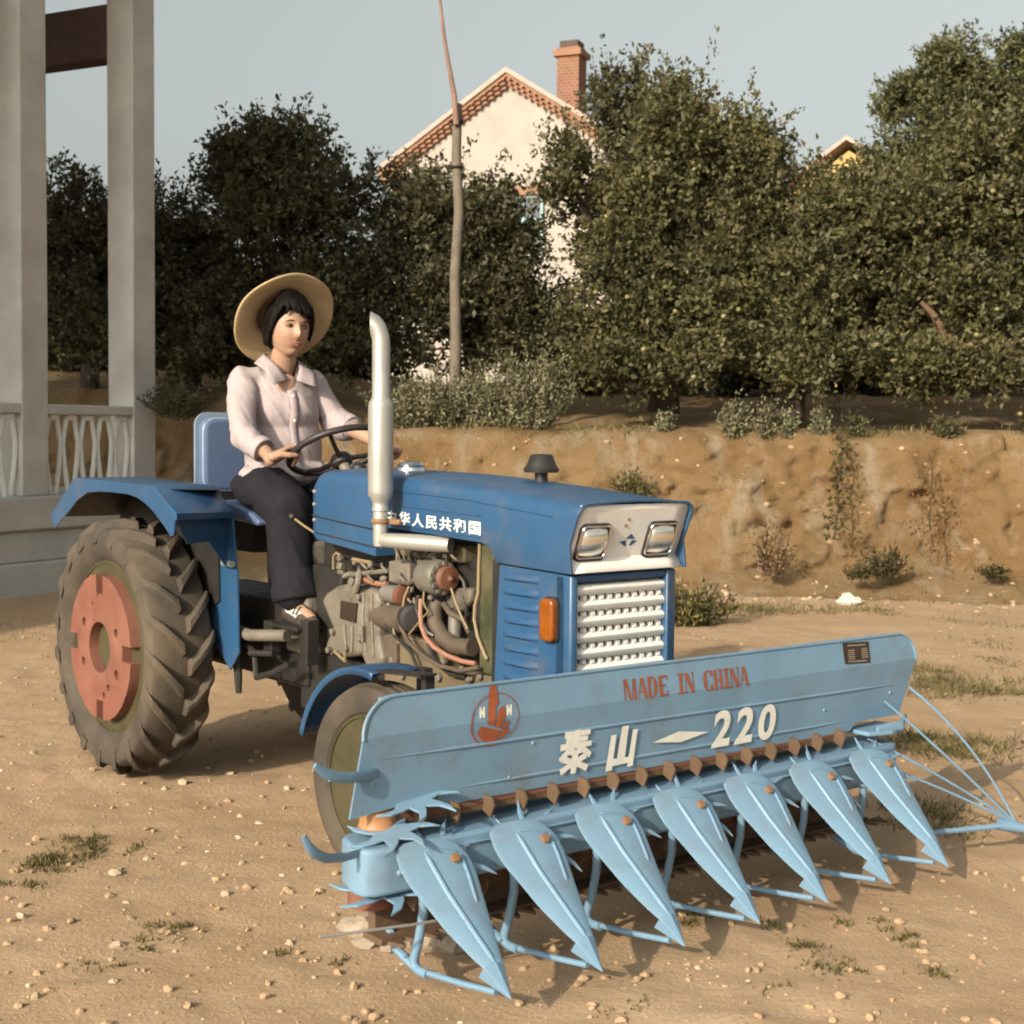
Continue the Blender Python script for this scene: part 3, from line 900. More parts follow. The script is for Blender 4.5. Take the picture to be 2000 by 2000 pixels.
# ------------------------------------------------------------------ shrubs and weeds
def shrub(name, label, x, y, z, w, h, n, per, seed, m, cat='shrub', group=None, leafL=(0.03, 0.055), wide=0.4, lean=(0, 0), spread=0.35):
    rng = np.random.RandomState(seed)
    root = thing(name, label, cat, (x, y, z), 0, group)
    ang = rng.rand(n) * 2 * math.pi
    rad = w * np.sqrt(rng.rand(n))
    base = np.stack([np.cos(ang) * rad * 0.45, np.sin(ang) * rad * 0.35, np.full(n, -0.03)], 1)
    hh = h * (0.5 + 0.6 * rng.rand(n)) * (1 - 0.35 * (rad / w) ** 2)
    tip = base + np.stack([np.cos(ang) * rad * (0.55 + spread) + lean[0], np.sin(ang) * rad * 0.5 + lean[1], hh], 1)
    t = np.clip((np.arange(per) + 0.7) / per, 0, 1)[None, :, None] + rng.normal(size=(n, per, 1)) * 0.03
    P = base[:, None] * (1 - t) + tip[:, None] * t
    P = P + rng.normal(size=P.shape) * 0.018
    d = (tip - base)[:, None] / h * 0.6 + rng.normal(size=P.shape) * 0.65 + np.array([0, 0, .2])
    P, d = P.reshape(-1, 3), d.reshape(-1, 3)
    L = leafL[0] + (leafL[1] - leafL[0]) * rng.rand(len(P))
    o = bpy.data.objects.new('foliage', leaves_mesh('foliage', leaf_geo(P, d, L, L * wide, rng), m))
    COL.objects.link(o)
    o.parent = root
    mb = MB()
    for i in range(0, n, 3):
        mb.tube([base[i], (base[i] + tip[i]) / 2 + rng.normal(size=3) * .01, tip[i]], [0.006, 0.005, 0.002], n=4)
    mb.build('stem', M['bark'], root)
    return root
sg = 'sage-grey shrubs on the bank top'
shrub('shrub', 'low sage-grey shrub right beside the tractor exhaust pipe', -0.98, 13.6, 1.42, .34, .52, 90, 30, 31, M['leafs'], group=sg)
shrub('shrub', 'sage-grey shrub at the foot of the wooden pole', -0.60, 13.7, 1.42, .36, .60, 100, 30, 32, M['leafs'], group=sg)
shrub('shrub', 'sage-grey shrub in the middle of the clump right of the pole', -0.17, 13.6, 1.42, .34, .66, 100, 30, 33, M['leafs'], group=sg)
shrub('shrub', 'tallest sage-grey shrub at the right end of the clump', 0.20, 13.5, 1.42, .30, .80, 100, 32, 34, M['leafs'], group=sg)
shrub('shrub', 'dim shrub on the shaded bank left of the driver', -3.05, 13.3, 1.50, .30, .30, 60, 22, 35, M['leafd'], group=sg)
wg = 'small plants along the bank edge'
for i, (px, w, h, lab) in enumerate(((1.38, .07, .30, 'slim weed on the bank edge below the bare trunk'),
        (2.02, .13, .40, 'rounded grey-green bush on the bank edge, widest of its row'),
        (2.28, .11, .40, 'upright grey-green plant beside the rounded bush'),
        (2.50, .08, .28, 'short sprig on the bank edge before the dark trunk'),
        (2.80, .08, .30, 'thin sprig on the bank edge right of the dark trunk'),
        (3.12, .11, .30, 'leafy weed above the hanging vine'),
        (3.95, .12, .22, 'sparse low weed on the bank edge near the right border'))):
    shrub('weed_plant', lab, px, 13.30, 1.36, w, h, 16 if w < .12 else 46, 18, 40 + i, M['leafs'] if i < 5 else M['leaf'], 'weed', wg)

def hanging(label, pts, spread, n, seed, m, name='vine', leafL=(0.035, 0.06)):
    rng = np.random.RandomState(seed)
    pts = np.array(pts)
    root = thing(name, label, 'vine' if name == 'vine' else 'weed', pts[-1])
    t = rng.rand(n) * (len(pts) - 1)
    i = np.minimum(t.astype(int), len(pts) - 2)
    f = (t - i)[:, None]
    P = pts[i] * (1 - f) + pts[i + 1] * f - pts[-1] + rng.normal(size=(n, 3)) * np.array([spread, 0.03, spread * 0.6])
    d = rng.normal(size=(n, 3)) + np.array([0, -.5, -.6])
    L = leafL[0] + (leafL[1] - leafL[0]) * rng.rand(n)
    o = bpy.data.objects.new('foliage', leaves_mesh('foliage', leaf_geo(P, d, L, L * .6, rng), m))
    COL.objects.link(o)
    o.parent = root
    MB().tube([tuple(p - pts[-1]) for p in pts], 0.008, n=5).build('stem', M['bark'], root)
hanging('dark leafy vine hanging down the bank face', [(2.93, 13.10, 1.44), (2.92, 12.92, 1.2), (2.84, 12.72, .95), (2.80, 12.52, .7), (2.74, 12.36, .5)], .05, 260, 51, M['leafv'])
hanging('brown dried creeper hanging on the bank near the right border', [(3.72, 12.95, 1.15), (3.66, 12.72, .9), (3.58, 12.5, .65), (3.56, 12.3, .42)], .09, 170, 52, M['dry'], leafL=(.03, .055))
shrub('weed_plant', 'dry brown weed on the bank behind the tractor nose', 2.2, 12.22, .2, .16, .5, 36, 14, 53, M['dry'], 'weed', spread=.1)
shrub('weed_plant', 'pale green tuft on the bank above the tractor hood', 1.06, 12.85, .75, .16, .32, 60, 16, 54, M['grass'], 'weed', spread=.2)
shrub('weed_plant', 'green weed beside the dried creeper at the bank foot', 3.15, 12.25, .2, .16, .26, 44, 14, 55, M['leafv'], 'weed')
shrub('weed_plant', 'low green weed at the bank foot near the right border', 4.05, 12.2, .2, .10, .11, 24, 12, 56, M['leafv'], 'weed')
shrub('weed_plant', 'bushy weed at the bank foot below the vine', 2.9, 12.1, .2, .10, .10, 24, 12, 57, M['leafv'], 'weed')
shrub('weed_plant', 'yellowish weed clump on the ground behind the tractor grille', 1.25, 10.3, 0.0, .3, .34, 120, 16, 58, M['grass'], 'weed', spread=.3)

# gravel: nobody could count it
def pebble(mb, x, y, r, rng, z=None):
    a = rng.rand() * 6.28
    pts = []
    rz = r * (0.45 + 0.35 * rng.rand())
    ry = r * (0.6 + 0.4 * rng.rand())
    z0 = (gz(x, y) if z is None else z) + rz * 0.35
    q = Matrix.Rotation(a, 3, 'Z') @ Matrix.Rotation(rng.normal() * .3, 3, 'X')
    n = 6
    vs, fs = [(0, 0, -1)], []
    for zz, rr in ((-.5, .8), (.15, 1.0), (.7, .62)):
        for j in range(n):
            th = 2 * math.pi * (j + rng.rand() * .5) / n
            k = rr * (0.75 + 0.45 * rng.rand())
            vs.append((math.cos(th) * k, math.sin(th) * k, zz + rng.normal() * .1))
    vs.append((0, 0, 1))
    for j in range(n):
        j2 = (j + 1) % n
        fs.append((0, 1 + j2, 1 + j))
        for l in range(2):
            b = 1 + l * n
            fs.append((b + j, b + j2, b + n + j2, b + n + j))
        fs.append((1 + 2 * n + j, 1 + 2 * n + j2, 1 + 3 * n))
    vs = [q @ Vector((v[0] * r, v[1] * ry, v[2] * rz)) + Vector((x, y, z0)) for v in vs]
    mb.add(vs, fs)
from mathutils.bvhtree import BVHTree
_bm = bpy.data.objects['embankment'].data
_bvh = BVHTree.FromPolygons([v.co for v in _bm.vertices], [p.vertices for p in _bm.polygons])
def surf(x, y):
    h = _bvh.ray_cast(Vector((x, y, 6.0)), Vector((0, 0, -1)))
    g = gz(x, y)
    return max(g, h[0].z) if h[0] else g
# grass: nobody could count the blades
def grass():
    rng = np.random.RandomState(61)
    patches = [((2.41, 7.87), .42, .10, 900, .05), ((2.50, 7.54), .40, .09, 700, .05), ((2.35, 8.31), .22, .08, 350, .05), ((1.91, 6.13), .30, .09, 800, .06), ((1.87, 6.33), .22, .05, 300, .05),
               ((1.48, 5.13), .22, .09, 350, .045), ((1.53, 4.96), .22, .06, 260, .04), ((1.25, 11.20), .40, .12, 700, .05), ((1.71, 11.30), .4, .1, 600, .05), ((2.23, 11.20), .45, .1, 800, .06), ((2.79, 11.31), .3, .1, 200, .05),
               ((-1.41, 4.45), .085, .05, 420, .026), ((-1.38, 4.62), .07, .05, 260, .024), ((-1.32, 4.65), .05, .04, 120, .024), ((-1.45, 4.23), .07, .04, 110, .022),
               ((0.75, 3.64), .07, .05, 170, .022), ((0.87, 3.61), .05, .03, 50, .018), ((0.72, 3.87), .05, .03, 60, .02), ((0.54, 3.94), .08, .04, 110, .022),
               ((1.00, 3.93), .06, .03, 80, .02), ((1.04, 3.80), .06, .03, 80, .02), ((1.06, 3.57), .06, .03, 80, .02), ((0.66, 3.43), .05, .03, 40, .018), ((0.31, 3.31), .05, .03, 40, .018),
               ((-0.91, 3.87), .07, .03, 110, .022), ((-0.92, 3.73), .07, .03, 90, .02), ((-1.20, 4.64), .05, .03, 70, .02), ((-1.01, 3.56), .05, .02, 60, .02), ((-0.56, 3.68), .04, .02, 40, .02), ((-0.42, 3.59), .03, .02, 40, .02),
               ((-3.19, 9.66), .5, .3, 260, .035), ((3.48, 10.40), .5, .2, 160, .04), ((2.85, 9.54), .5, .15, 140, .035), ((2.90, 8.64), .4, .15, 140, .035), ((3.29, 14.20), .6, .3, 160, .04),((1.79, 13.79), .5, .3, 200, .05)]
    Vs, n = [], 0
    for (c, rx, ry, k, h) in patches:
        sub = rng.normal(size=(max(3, k // 40), 2)) * 0.55
        pk = sub[rng.randint(len(sub), size=k)] + rng.normal(size=(k, 2)) * (0.12 + 0.5 * rng.rand(k, 1) ** 2)
        x = c[0] + pk[:, 0] * rx
        y = c[1] + pk[:, 1] * ry * (1.6 if c[1] < 4.5 else 2.4)
        z = ground_z(x, y)
        z = np.where(y > 11.6, np.clip((y - 11.8) * 0.35, 0, .5), z)
        P = np.stack([x, y, z - 0.004], 1)
        d = rng.normal(size=(k, 3)) * np.array([.8, .8, .2]) + np.array([0, 0, 1.0])
        Lh = h * (0.4 + 1.1 * rng.rand(k))
        Vs.append(leaf_geo(P, d, Lh, np.full(k, 0.0028) + 0.003 * rng.rand(k), rng, 0.1))
    # dry and green grass along the ragged top edge and the foot of the bank
    for (k, y0, sy, h) in ((1700, 13.42, .10, .085), (500, 12.0, .45, .055)):
        x = -2.2 + 8.0 * rng.rand(k)
        x = x[vn(x * 2.3 + 7, x * 0 + h * 50) > .38]
        k = len(x)
        y = y0 + rng.normal(size=k) * sy
        z = np.array([surf(float(q), float(w)) for q, w in zip(x, y)])
        P = np.stack([x, y, z - .006], 1)
        d = rng.normal(size=(k, 3)) * np.array([.6, .6, .2]) + np.array([0, -.15, 1.0])
        Vs.append(leaf_geo(P, d, h * (.4 + .9 * rng.rand(k)), np.full(k, .007) + .005 * rng.rand(k), rng, .1))
    o = bpy.data.objects.new('grass', leaves_mesh('grass', np.vstack(Vs), M['grass']))
    COL.objects.link(o)
    tag(o, 'thin tufts of short grass scattered over the bare earth', 'grass', kind='stuff')
grass()

def gravel():
    rng = np.random.RandomState(71)
    for nm, mm, cnt in (('gravel', M['stone'], 900), ('clods', M['soil'], 2600)):
        mb = MB()
        for i in range(cnt):
            y = 2.75 + 7.5 * rng.rand() ** 1.7
            x = (rng.rand() * 1.0 - 0.5) * (0.74 * y)
            if nm == 'gravel' and (rng.rand() < .35 or (x > -0.1 * y and rng.rand() < .75)):
                continue
            r = (0.003 + 0.008 * rng.rand() ** 3) if nm == 'gravel' else (0.003 + 0.014 * rng.rand() ** 3.5)
            pebble(mb, x, y, r, rng)
        for i in range(700 if nm == 'clods' else 0):
            y = 11.2 + 2.0 * rng.rand()
            x = (rng.rand() - .42) * 11
            if x < -2.5:
                continue
            r = .008 + .035 * rng.rand() ** 3
            pebble(mb, x, y, r if nm == 'clods' else r * .6, rng, z=surf(x, y) - .004)
        o = mb.build(nm, mm, smooth=0)
        tag(o, 'pale gravel strewn over the sandy ground' if nm == 'gravel' else 'crumbly earth clods strewn over the sandy ground', 'gravel' if nm == 'gravel' else 'soil', kind='stuff')
gravel()
def stones():
    rng = np.random.RandomState(72)
    spots = [(180,190,.016),(690,450,.014),(1285,520,.014),(1395,550,.016),(1280,640,.016),(1425,750,.016),(1300,790,.017),(1520,850,.015),(120,1070,.019),(700,1080,.017),(1215,955,.019),(650,1215,.026),(1570,1205,.016),(600,1425,.014),(990,350,.024),(885,378,.022),(1240,300,.019),(610,830,.026),(1730,930,.017),(230,1190,.013),(680,990,.014),(1545,385,.018),(1640,395,.02),(195,1490,.017),(1010,770,.02),(800,750,.02)]
    from_px = lambda a, b: (a / 2.76, 1400 + b / 2.76)
    lab = 'small pale stone lying on the bare sandy ground'
    W = [(-1.97, 5.97), (-1.37, 5.19), (-0.94, 5.03), (-0.86, 4.95), (-0.89, 4.74), (-0.77, 4.51), (-0.82, 4.43), (-0.68, 4.32), (-1.33, 3.93), (-1.03, 3.92), (-0.81, 4.13), (-1.01, 3.72), (-0.57, 3.75), (-0.95, 3.45), (-1.24, 5.48), (-1.29, 5.40), (-1.09, 5.64), (-1.19, 4.34), (-0.55, 4.18), (-1.22, 3.75), (-1.08, 4.06), (-0.83, 5.39), (-0.76, 5.37), (-1.11, 3.37), (-1.00, 4.46), (-1.13, 4.50)]
    for (s, (x, y)) in zip(spots, W):
        mb = MB()
        pebble(mb, 0, 0, s[2], rng, z=0.0)
        o = mb.build('stone', M['stone'], smooth=0, loc=(x, y, gz(x, y) - 0.003))
        tag(o, lab, 'stone', 'pale stones scattered on the ground')
    mb = MB()
    pebble(mb, 0, 0, .10, rng, z=0.0)
    pebble(mb, .07, .02, .06, rng, z=0.0)
    tag(mb.build('stone', mat('white_stone', (0.5, 0.44, 0.38), .9, var=.1), smooth=0, loc=(2.71, 11.67, 0.0)), 'largest white stone lying before the bank on the right', 'stone')
    mb = MB()
    for q in range(9):
        pebble(mb, rng.normal() * .09, rng.normal() * .05, .035 + .02 * rng.rand(), rng, z=-0.004)
    x, y = (-0.28, 3.79)
    tag(mb.build('rubble', M['greystone'], smooth=0, loc=(x, y, gz(x, y))), 'grey pitted rubble under the left end of the reaper', 'rubble')
stones()

# ------------------------------------------------------------------ tractor (x forward, y to its left, z up, origin under the rear axle)
TRZ = math.atan2(-0.777, 0.630)
TLOC = Vector((-1.0964, 5.9468, 0))
trac = thing('tractor', 'blue farm tractor with rounded hood and salmon rear wheel weights', 'tractor', TLOC, TRZ)
def t2w(p):
    return Matrix.Rotation(TRZ, 3, 'Z') @ Vector(p) + TLOC
XZ = lambda a, b, h: (a, h, b)       # side outline extruded along y
YZ = lambda a, b, h: (h, a, b)       # front outline extruded along x

def rear_wheel():
    w = MB()
    prof = [(.330, -.085), (.345, -.105), (.375, -.120), (.415, -.126), (.445, -.120), (.458, -.100), (.464, -.05), (.466, 0), (.464, .05), (.458, .100), (.445, .120), (.415, .126), (.375, .120), (.345, .105), (.330, .085)]
    w.lathe(prof, (0, 0, 0), (0, 1, 0), 72)
    # angled lugs, tips leading
    N = 19
    for s in (-1, 1):
        for i in range(N):
            th0 = 2 * math.pi * (i + (0.5 if s > 0 else 0)) / N
            path = [(.130, .425, 0.05), (.122, .468, 0.0), (.085, .492, -.085), (.045, .497, -.175), (.010, .496, -.245)]
            vs, fs = [], []
            for k, (yy, rt, dth) in enumerate(path):
                rb = [.40, .44, .452, .456, .458][k]
                wd = [.020, .021, .020, .021, .026][k]
                for (rr, dw) in ((rb, -wd * 1.35), (rt, -wd * .8), (rt, wd * .8), (rb, wd * 1.35)):
                    a = th0 + dth + dw / rr
                    vs.append((rr * math.cos(a), s * yy, rr * math.sin(a)))
            for k in range(4):
                for j in range(3):
                    fs.append((k * 4 + j, k * 4 + j + 1, k * 4 + 5 + j, k * 4 + 4 + j))
            fs += [(0, 1, 2, 3), (16, 19, 18, 17)]
            w.add(vs, fs)
    return w
def rear_wheel_tree(y, sgn):
    root_m = rear_wheel()
    # wheel part is its tyre; rim, weight and hub are its sub-parts
    o = root_m.build('rear_wheel', M['tyre'], trac, smooth=32, bevel=0.006, bseg=2)
    o.location = (0, y, 0.497)
    o.scale = (1, sgn, 1)
    r = MB()
    r.lathe([(.332, -.088), (.322, -.092), (.318, -.06), (.300, -.045), (.285, -.02), (.255, .0), (.20, .015), (.12, .01), (.09, -.01), (.05, -.012), (.0, -.012)], (0, 0, 0), (0, 1, 0), 56)
    MB().lathe([(.0, -.030), (.03, -.030), (.05, -.022), (.062, -.010), (.062, .0)], (0, 0, 0), (0, 1, 0), 24).build('hub', M['black'], o, smooth=40)
    r.lathe([(.332, .088), (.322, .092), (.31, .06), (.285, .03)], (0, 0, 0), (0, 1, 0), 56)
    r.build('rim', M['olive'], o, smooth=40)
    for k in range(6):
        a = k * math.pi / 3 + .2
        MB().lathe([(.014, 0), (.014, -.022), (.008, -.024)], (.075 * math.cos(a), -.012, .075 * math.sin(a)), (0, 1, 0), 8).build('wheel_nut', M['boltm'], o, smooth=30)
    # cast weight: eight-sided plate with four slots and a hole
    out = []
    Rw = .283
    for q in range(4):
        base = q * 90
        for dg in (-40, -33, -26, -19, -12):
            pass
    seg = []
    for q in range(4):
        c = R(q * 90)
        sl = .030
        dpt = .205
        for (rr, off) in ((Rw * .985, -sl), (dpt, -sl), (dpt, sl), (Rw * .985, sl)):
            seg.append((rr * math.cos(c) - off * math.sin(c), rr * math.sin(c) + off * math.cos(c)))
        for dg in (18, 30, 45, 60, 72):
            rr = Rw * (1.0 if dg not in (45,) else 1.0)
            seg.append((rr * math.cos(c + R(dg)), rr * math.sin(c + R(dg))))
    pm = MB().prism(seg, lambda a, b, h: (a, h, b), -.128, -.070)
    wt = pm.build('wheel_weight', M['salmon'], o, smooth=28)
    cut = MB()
    cut.lathe([(.098, -.25), (.098, .1)], (0, 0, 0), (0, 1, 0), 40)
    for (a, rr, rad) in ((25, .165, .017), (-30, .175, .019), (-62, .165, .013), (-78, .185, .012), (95, .20, .006), (112, .175, .007), (205, .17, .017), (150, .17, .017)):
        cut.lathe([(rad, -.2), (rad, -.108)], (rr * math.cos(R(a)), 0, rr * math.sin(R(a))), (0, 1, 0), 14)
    co = cut.build('cutter', None, o, smooth=0)
    md = wt.modifiers.new('holes', 'BOOLEAN')
    md.operation = 'DIFFERENCE'
    md.object = co
    md.solver = 'EXACT'
    bv = wt.modifiers.new('edge', 'BEVEL')
    bv.width = .004
    bv.segments = 2
    bv.limit_method = 'ANGLE'
    bv.angle_limit = R(45)
    dg = bpy.context.evaluated_depsgraph_get()
    me = bpy.data.meshes.new_from_object(wt.evaluated_get(dg))
    wt.modifiers.clear()
    wt.data = me
    wt.parent = o
    bpy.data.objects.remove(co)
    wt.location = (0, 0, 0)
    return o
rear_wheel_tree(-.49, 1)
rear_wheel_tree(.49, -1)

def front_wheel(y, sgn):
    w = MB()
    w.lathe([(.205, -.052), (.215, -.064), (.24, -.072), (.27, -.070), (.288, -.058), (.294, -.044), (.290, -.040), (.298, -.032), (.298, -.016), (.292, -.012), (.292, -.008), (.3, -.004), (.3, .004), (.292, .008), (.292, .012), (.298, .016), (.298, .032), (.290, .040), (.294, .044), (.288, .058), (.27, .070), (.24, .072), (.215, .064), (.205, .052)], (0, 0, 0), (0, 1, 0), 64)
    o = w.build('front_wheel', M['tyre'], trac, smooth=30)
    o.location = (1.785, y, .297)
    o.scale = (1, sgn, 1)
    o.rotation_euler = (0, 0, R(3))
    MB().lathe([(.21, -.055), (.20, -.06), (.195, -.03), (.18, -.018), (.172, .0), (.16, -.012), (.145, -.022), (.09, -.018), (.07, -.03), (.045, -.034), (.04, -.075), (.02, -.085), (0, -.085)], (0, 0, 0), (0, 1, 0), 48).build('rim', M['olive'], o, smooth=40)
front_wheel(-.505, 1)
front_wheel(.505, -1)

# front fenders
def front_fender(s):
    mb = MB()
    n = 22
    r0 = .345
    cx, cz = 1.785, .30
    vs, fs = [], []
    sec = [(-.085, -.020), (-.085, 0), (-.04, .002), (0, .002), (.05, 0), (.085, -.004), (.085, -.02)]
    for i in range(n + 1):
        a = R(163 - (163 - 78) * i / n)
        for (dy, dr) in sec:
            vs.append((cx + (r0 + dr) * math.cos(a), s * .515 + dy, cz + (r0 + dr) * math.sin(a)))
    k = len(sec)
    for i in range(n):
        for j in range(k - 1):
            fs.append((i * k + j, i * k + j + 1, (i + 1) * k + j + 1, (i + 1) * k + j))
    mb.add(vs, fs)
    o = mb.build('front_fender', M['blue'], trac, smooth=50, solid=.004)
    if s > 0:
        return
    mb = MB().box((1.94, s * .55, .648), (.24, .06, .007), (0, R(-4), 0)).box((2.03, s * .53, .615), (.022, .03, .07)).box((1.86, s * .42, .5), (.04, .03, .28))
    mb.build('bracket', M['black'], o, smooth=0)
front_fender(-1)
front_fender(1)

# rear fenders
def rear_fender(s):
    yo, yi = s * .635, s * .335
    rear, rearb = (-.43, .985), (-.385, .935)
    arch = [(-.262, .998), (-.16, 1.055), (-.06, 1.088), (.05, 1.096), (.171, 1.097), (.30, 1.095), (.38, 1.086), (.45, 1.067), (.511, 1.043), (.59, 1.0), (.650, .962)]
    brow, cr, tl = (.690, 1.040), (.515, 1.128), (-.19, 1.140)
    mb = MB()
    outl = [rear, rearb] + arch + [(.672, .965), brow, cr, tl]
    mb.prism(outl, XZ, yo - .003, yo + .003)
    o = mb.build('rear_fender', M['blue'], trac, smooth=0, bevel=.003)
    t = MB()
    vi = [(-.43, yi, .985), (-.19, yi, 1.140), (.40, yi, 1.122), (.535, yi, 1.030)]
    vo = [(-.43, yo, .985), (-.19, yo, 1.140), (.515, yo, 1.128), (.690, yo, 1.040)]
    nn = 4
    t.add(vo + vi, [(i, i + 1, nn + i + 1, nn + i) for i in range(3)])
    t.build('fender_top', M['blue'], o, smooth=20, solid=.006, bevel=.002)
    t = MB()
    # turned-down lip at the brow, the recessed front sheet and its gusset
    t.add([(.690, yo, 1.040), (.535, yi, 1.030), (.535, yi, 1.012), (.690, yo, 1.020)], [(0, 1, 2, 3)])
    t.build('fender_lip', M['blue'], o, smooth=0, solid=.005)
    t = MB()
    t.add([(.655, yo + s * -.01, 1.03), (.505, yi, 1.02), (.500, yi, .93), (.610, yo - s * .08, .93)], [(0, 1, 2, 3)])
    t.add([(.500, yi, .93), (.560, yi - s * -.11, .93), (.545, yi + s * .03, .83)], [(0, 1, 2)])
    t.build('lamp_shelf', M['blue'], o, smooth=0, solid=.004)
    t = MB()
    t.prism([(-.40, .99), (-.19, 1.13), (.42, 1.115), (.535, 1.02), (.575, .80), (.585, .52), (.52, .45), (.30, .62), (-.2, .62)], XZ, yi - .003, yi + .003)
    t.build('inner_sheet', M['blue'], o, smooth=0)
    t = MB().prism([(-.42, .97), (-.19, 1.128), (.40, 1.110), (.44, 1.06), (.45, .70), (.30, .62), (-.40, .62)], XZ, yi - s * -.006, yi - s * -.011)  # added black sheets inside the fender, standing in for shade above the tyre
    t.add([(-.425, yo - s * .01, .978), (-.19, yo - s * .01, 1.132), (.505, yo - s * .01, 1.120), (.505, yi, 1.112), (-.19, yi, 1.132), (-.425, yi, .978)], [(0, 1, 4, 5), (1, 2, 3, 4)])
    t.build('fender_shade_sheet', M['black'], o, smooth=0, solid=.002)
    MB().tube([(.50, yi - s * -.02, .845), (.57, yi + s * .02, .845)], .012, n=8).build('bolt', M['alu'], o)
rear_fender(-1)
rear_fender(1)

# hood and fuel tank: one formed sheet each
def shell(stations, hw=.22, rad=.034):
    """stations: (x, zbot, ztop, halfwidth)"""
    vs, fs = [], []
    k = 0
    for (x, zb, zt, w) in stations:
        ring = [(-w, zb), (-w * 1.0, (zb + zt - rad) / 2), (-w, zt - rad)]
        for a in (18, 36, 54, 72, 90):
            ring.append((-w + rad * (1 - math.cos(R(a))), zt - rad + rad * math.sin(R(a))))
        ring.append((-w * .4, zt + .006))
        half = ring[:]
        ring = half + [(0, zt + .008)] + [(-y, z) for y, z in reversed(half)]
        k = len(ring)
        vs += [(x, y, z) for y, z in ring]
    for i in range(len(stations) - 1):
        for j in range(k - 1):
            fs.append((i * k + j, i * k + j + 1, (i + 1) * k + j + 1, (i + 1) * k + j))
    return vs, fs, k
vs, fs, k = shell([(1.318, 1.020, 1.186, .222), (1.42, 1.016, 1.183, .222), (1.60, 1.010, 1.175, .222), (1.78, 1.003, 1.164, .222), (1.880, .999, 1.158, .222), (1.920, .985, 1.155, .222), (1.938, .962, 1.154, .222), (1.945, .945, 1.153, .222), (2.05, .942, 1.145, .222), (2.15, .939, 1.138, .222), (2.245, .936, 1.130, .222)])
# swept front edge of the hood
n0 = len(vs)
for (y, z) in [(v[1], v[2]) for v in vs[-k:]]:
    t = (z - .936) / (1.130 - .936)
    if t < .22:
        x = 2.285 - .03 * (t / .22)
    else:
        x = 2.258 + .058 * min(1.0, (t - .22) / .7)
    vs.append((x, y * 1.012, z))
n = len(vs) // k
for j in range(k - 1):
    fs.append(((n - 2) * k + j, (n - 2) * k + j + 1, (n - 1) * k + j + 1, (n - 1) * k + j))
hood = MB().add(vs, fs).build('hood', M['blue'], trac, smooth=35, solid=.008, bevel=.002)
vs, fs, k = shell([(.882, .985, 1.128, .205), (.90, .965, 1.155, .215), (.935, .952, 1.183, .222), (.985, .946, 1.195, .222), (1.10, .937, 1.193, .222), (1.302, .918, 1.188, .222)])
fs.append(tuple(range(k)))
fs.append(tuple(len(vs) - 1 - j for j in range(k)))
fs += [(i * k, i * k + k - 1, (i + 1) * k + k - 1, (i + 1) * k) for i in range(5)]
tank = MB().add(vs, fs).build('fuel_tank', M['blue'], trac, smooth=35, bevel=.008)
for z in (1.02, 1.075, 1.12):
    MB().ball((.905 + .005, -.219, z), (.007, .005, .007), n=8).build('rivet', M['alu'], tank)
seams = MB()
seams.tube([(.905, -.2235, 1.036), (1.10, -.2265, 1.022), (1.30, -.2265, 1.008)], .0025, n=5)
seams.tube([(.925, -.2255, .978), (1.10, -.2265, .965), (1.30, -.2265, .950)], .002, n=5)
seams.build('seam', M['rubber'], tank)
ridges = MB()
for pts in ([(1.42, 1.093), (1.60, 1.088), (1.87, 1.080)], [(1.42, 1.030), (1.6, 1.025), (1.87, 1.016)], [(1.42, 1.139), (1.8, 1.126), (2.2, 1.094)]):
    ridges.tube([(x, -.2265, z) for x, z in pts], .0028, n=5)
ridges.build('pressed_line', M['blue'], hood)
MB().lathe([(.0, 0), (.045, 0), (.047, .012), (.040, .020), (.015, .024), (0, .024)], (1.185, 0.0, 1.205), (0, 0, 1), 28).lathe([(.052, -.008), (.05, .004)], (1.185, 0.0, 1.203), (0, 0, 1), 28).build('filler_cap', M['chrome'], tank)
ac = MB().lathe([(.021, -.10), (.021, .012), (.024, .014)], (1.74, .12, 1.19), (0, 0, 1), 20)
ac.lathe([(.024, .012), (.056, .014), (.058, .024), (.048, .036), (.036, .068), (.030, .072), (0, .073)], (1.74, .12, 1.19), (0, 0, 1), 28)
ac.build('air_intake', M['black'], trac, smooth=40)

# characters on the hood side
def put_text(body, corner_bl, corner_br, height, m, name, parent, off=0.0, spacing=1.0, nrm=(0, 0, 0), up=(0, 0, 1), squash=None, shear=0.0):
    vs, fs = text_mesh(body, 1.0, off, spacing)
    if not vs:
        return None
    xs = [v[0] for v in vs]; ys = [v[1] for v in vs]
    w = max(xs) - min(xs); h = max(ys) - min(ys)
    a, b = Vector(corner_bl), Vector(corner_br)
    ux = (b - a) / w
    uz = Vector(up) * (height / h)
    out = []
    for v in vs:
        px, py = v[0] - min(xs), v[1] - min(ys)
        out.append(a + ux * (px + shear * py) + uz * py + Vector(nrm))
    mb = MB().add(out, fs)
    return mb.build(name, m, parent, smooth=0)
put_text('中华人民共和国', (1.372, -.2268, 1.034), (1.872, -.2268, 1.020), .043, M['mark'], 'lettering', hood, off=.022, spacing=1.22)

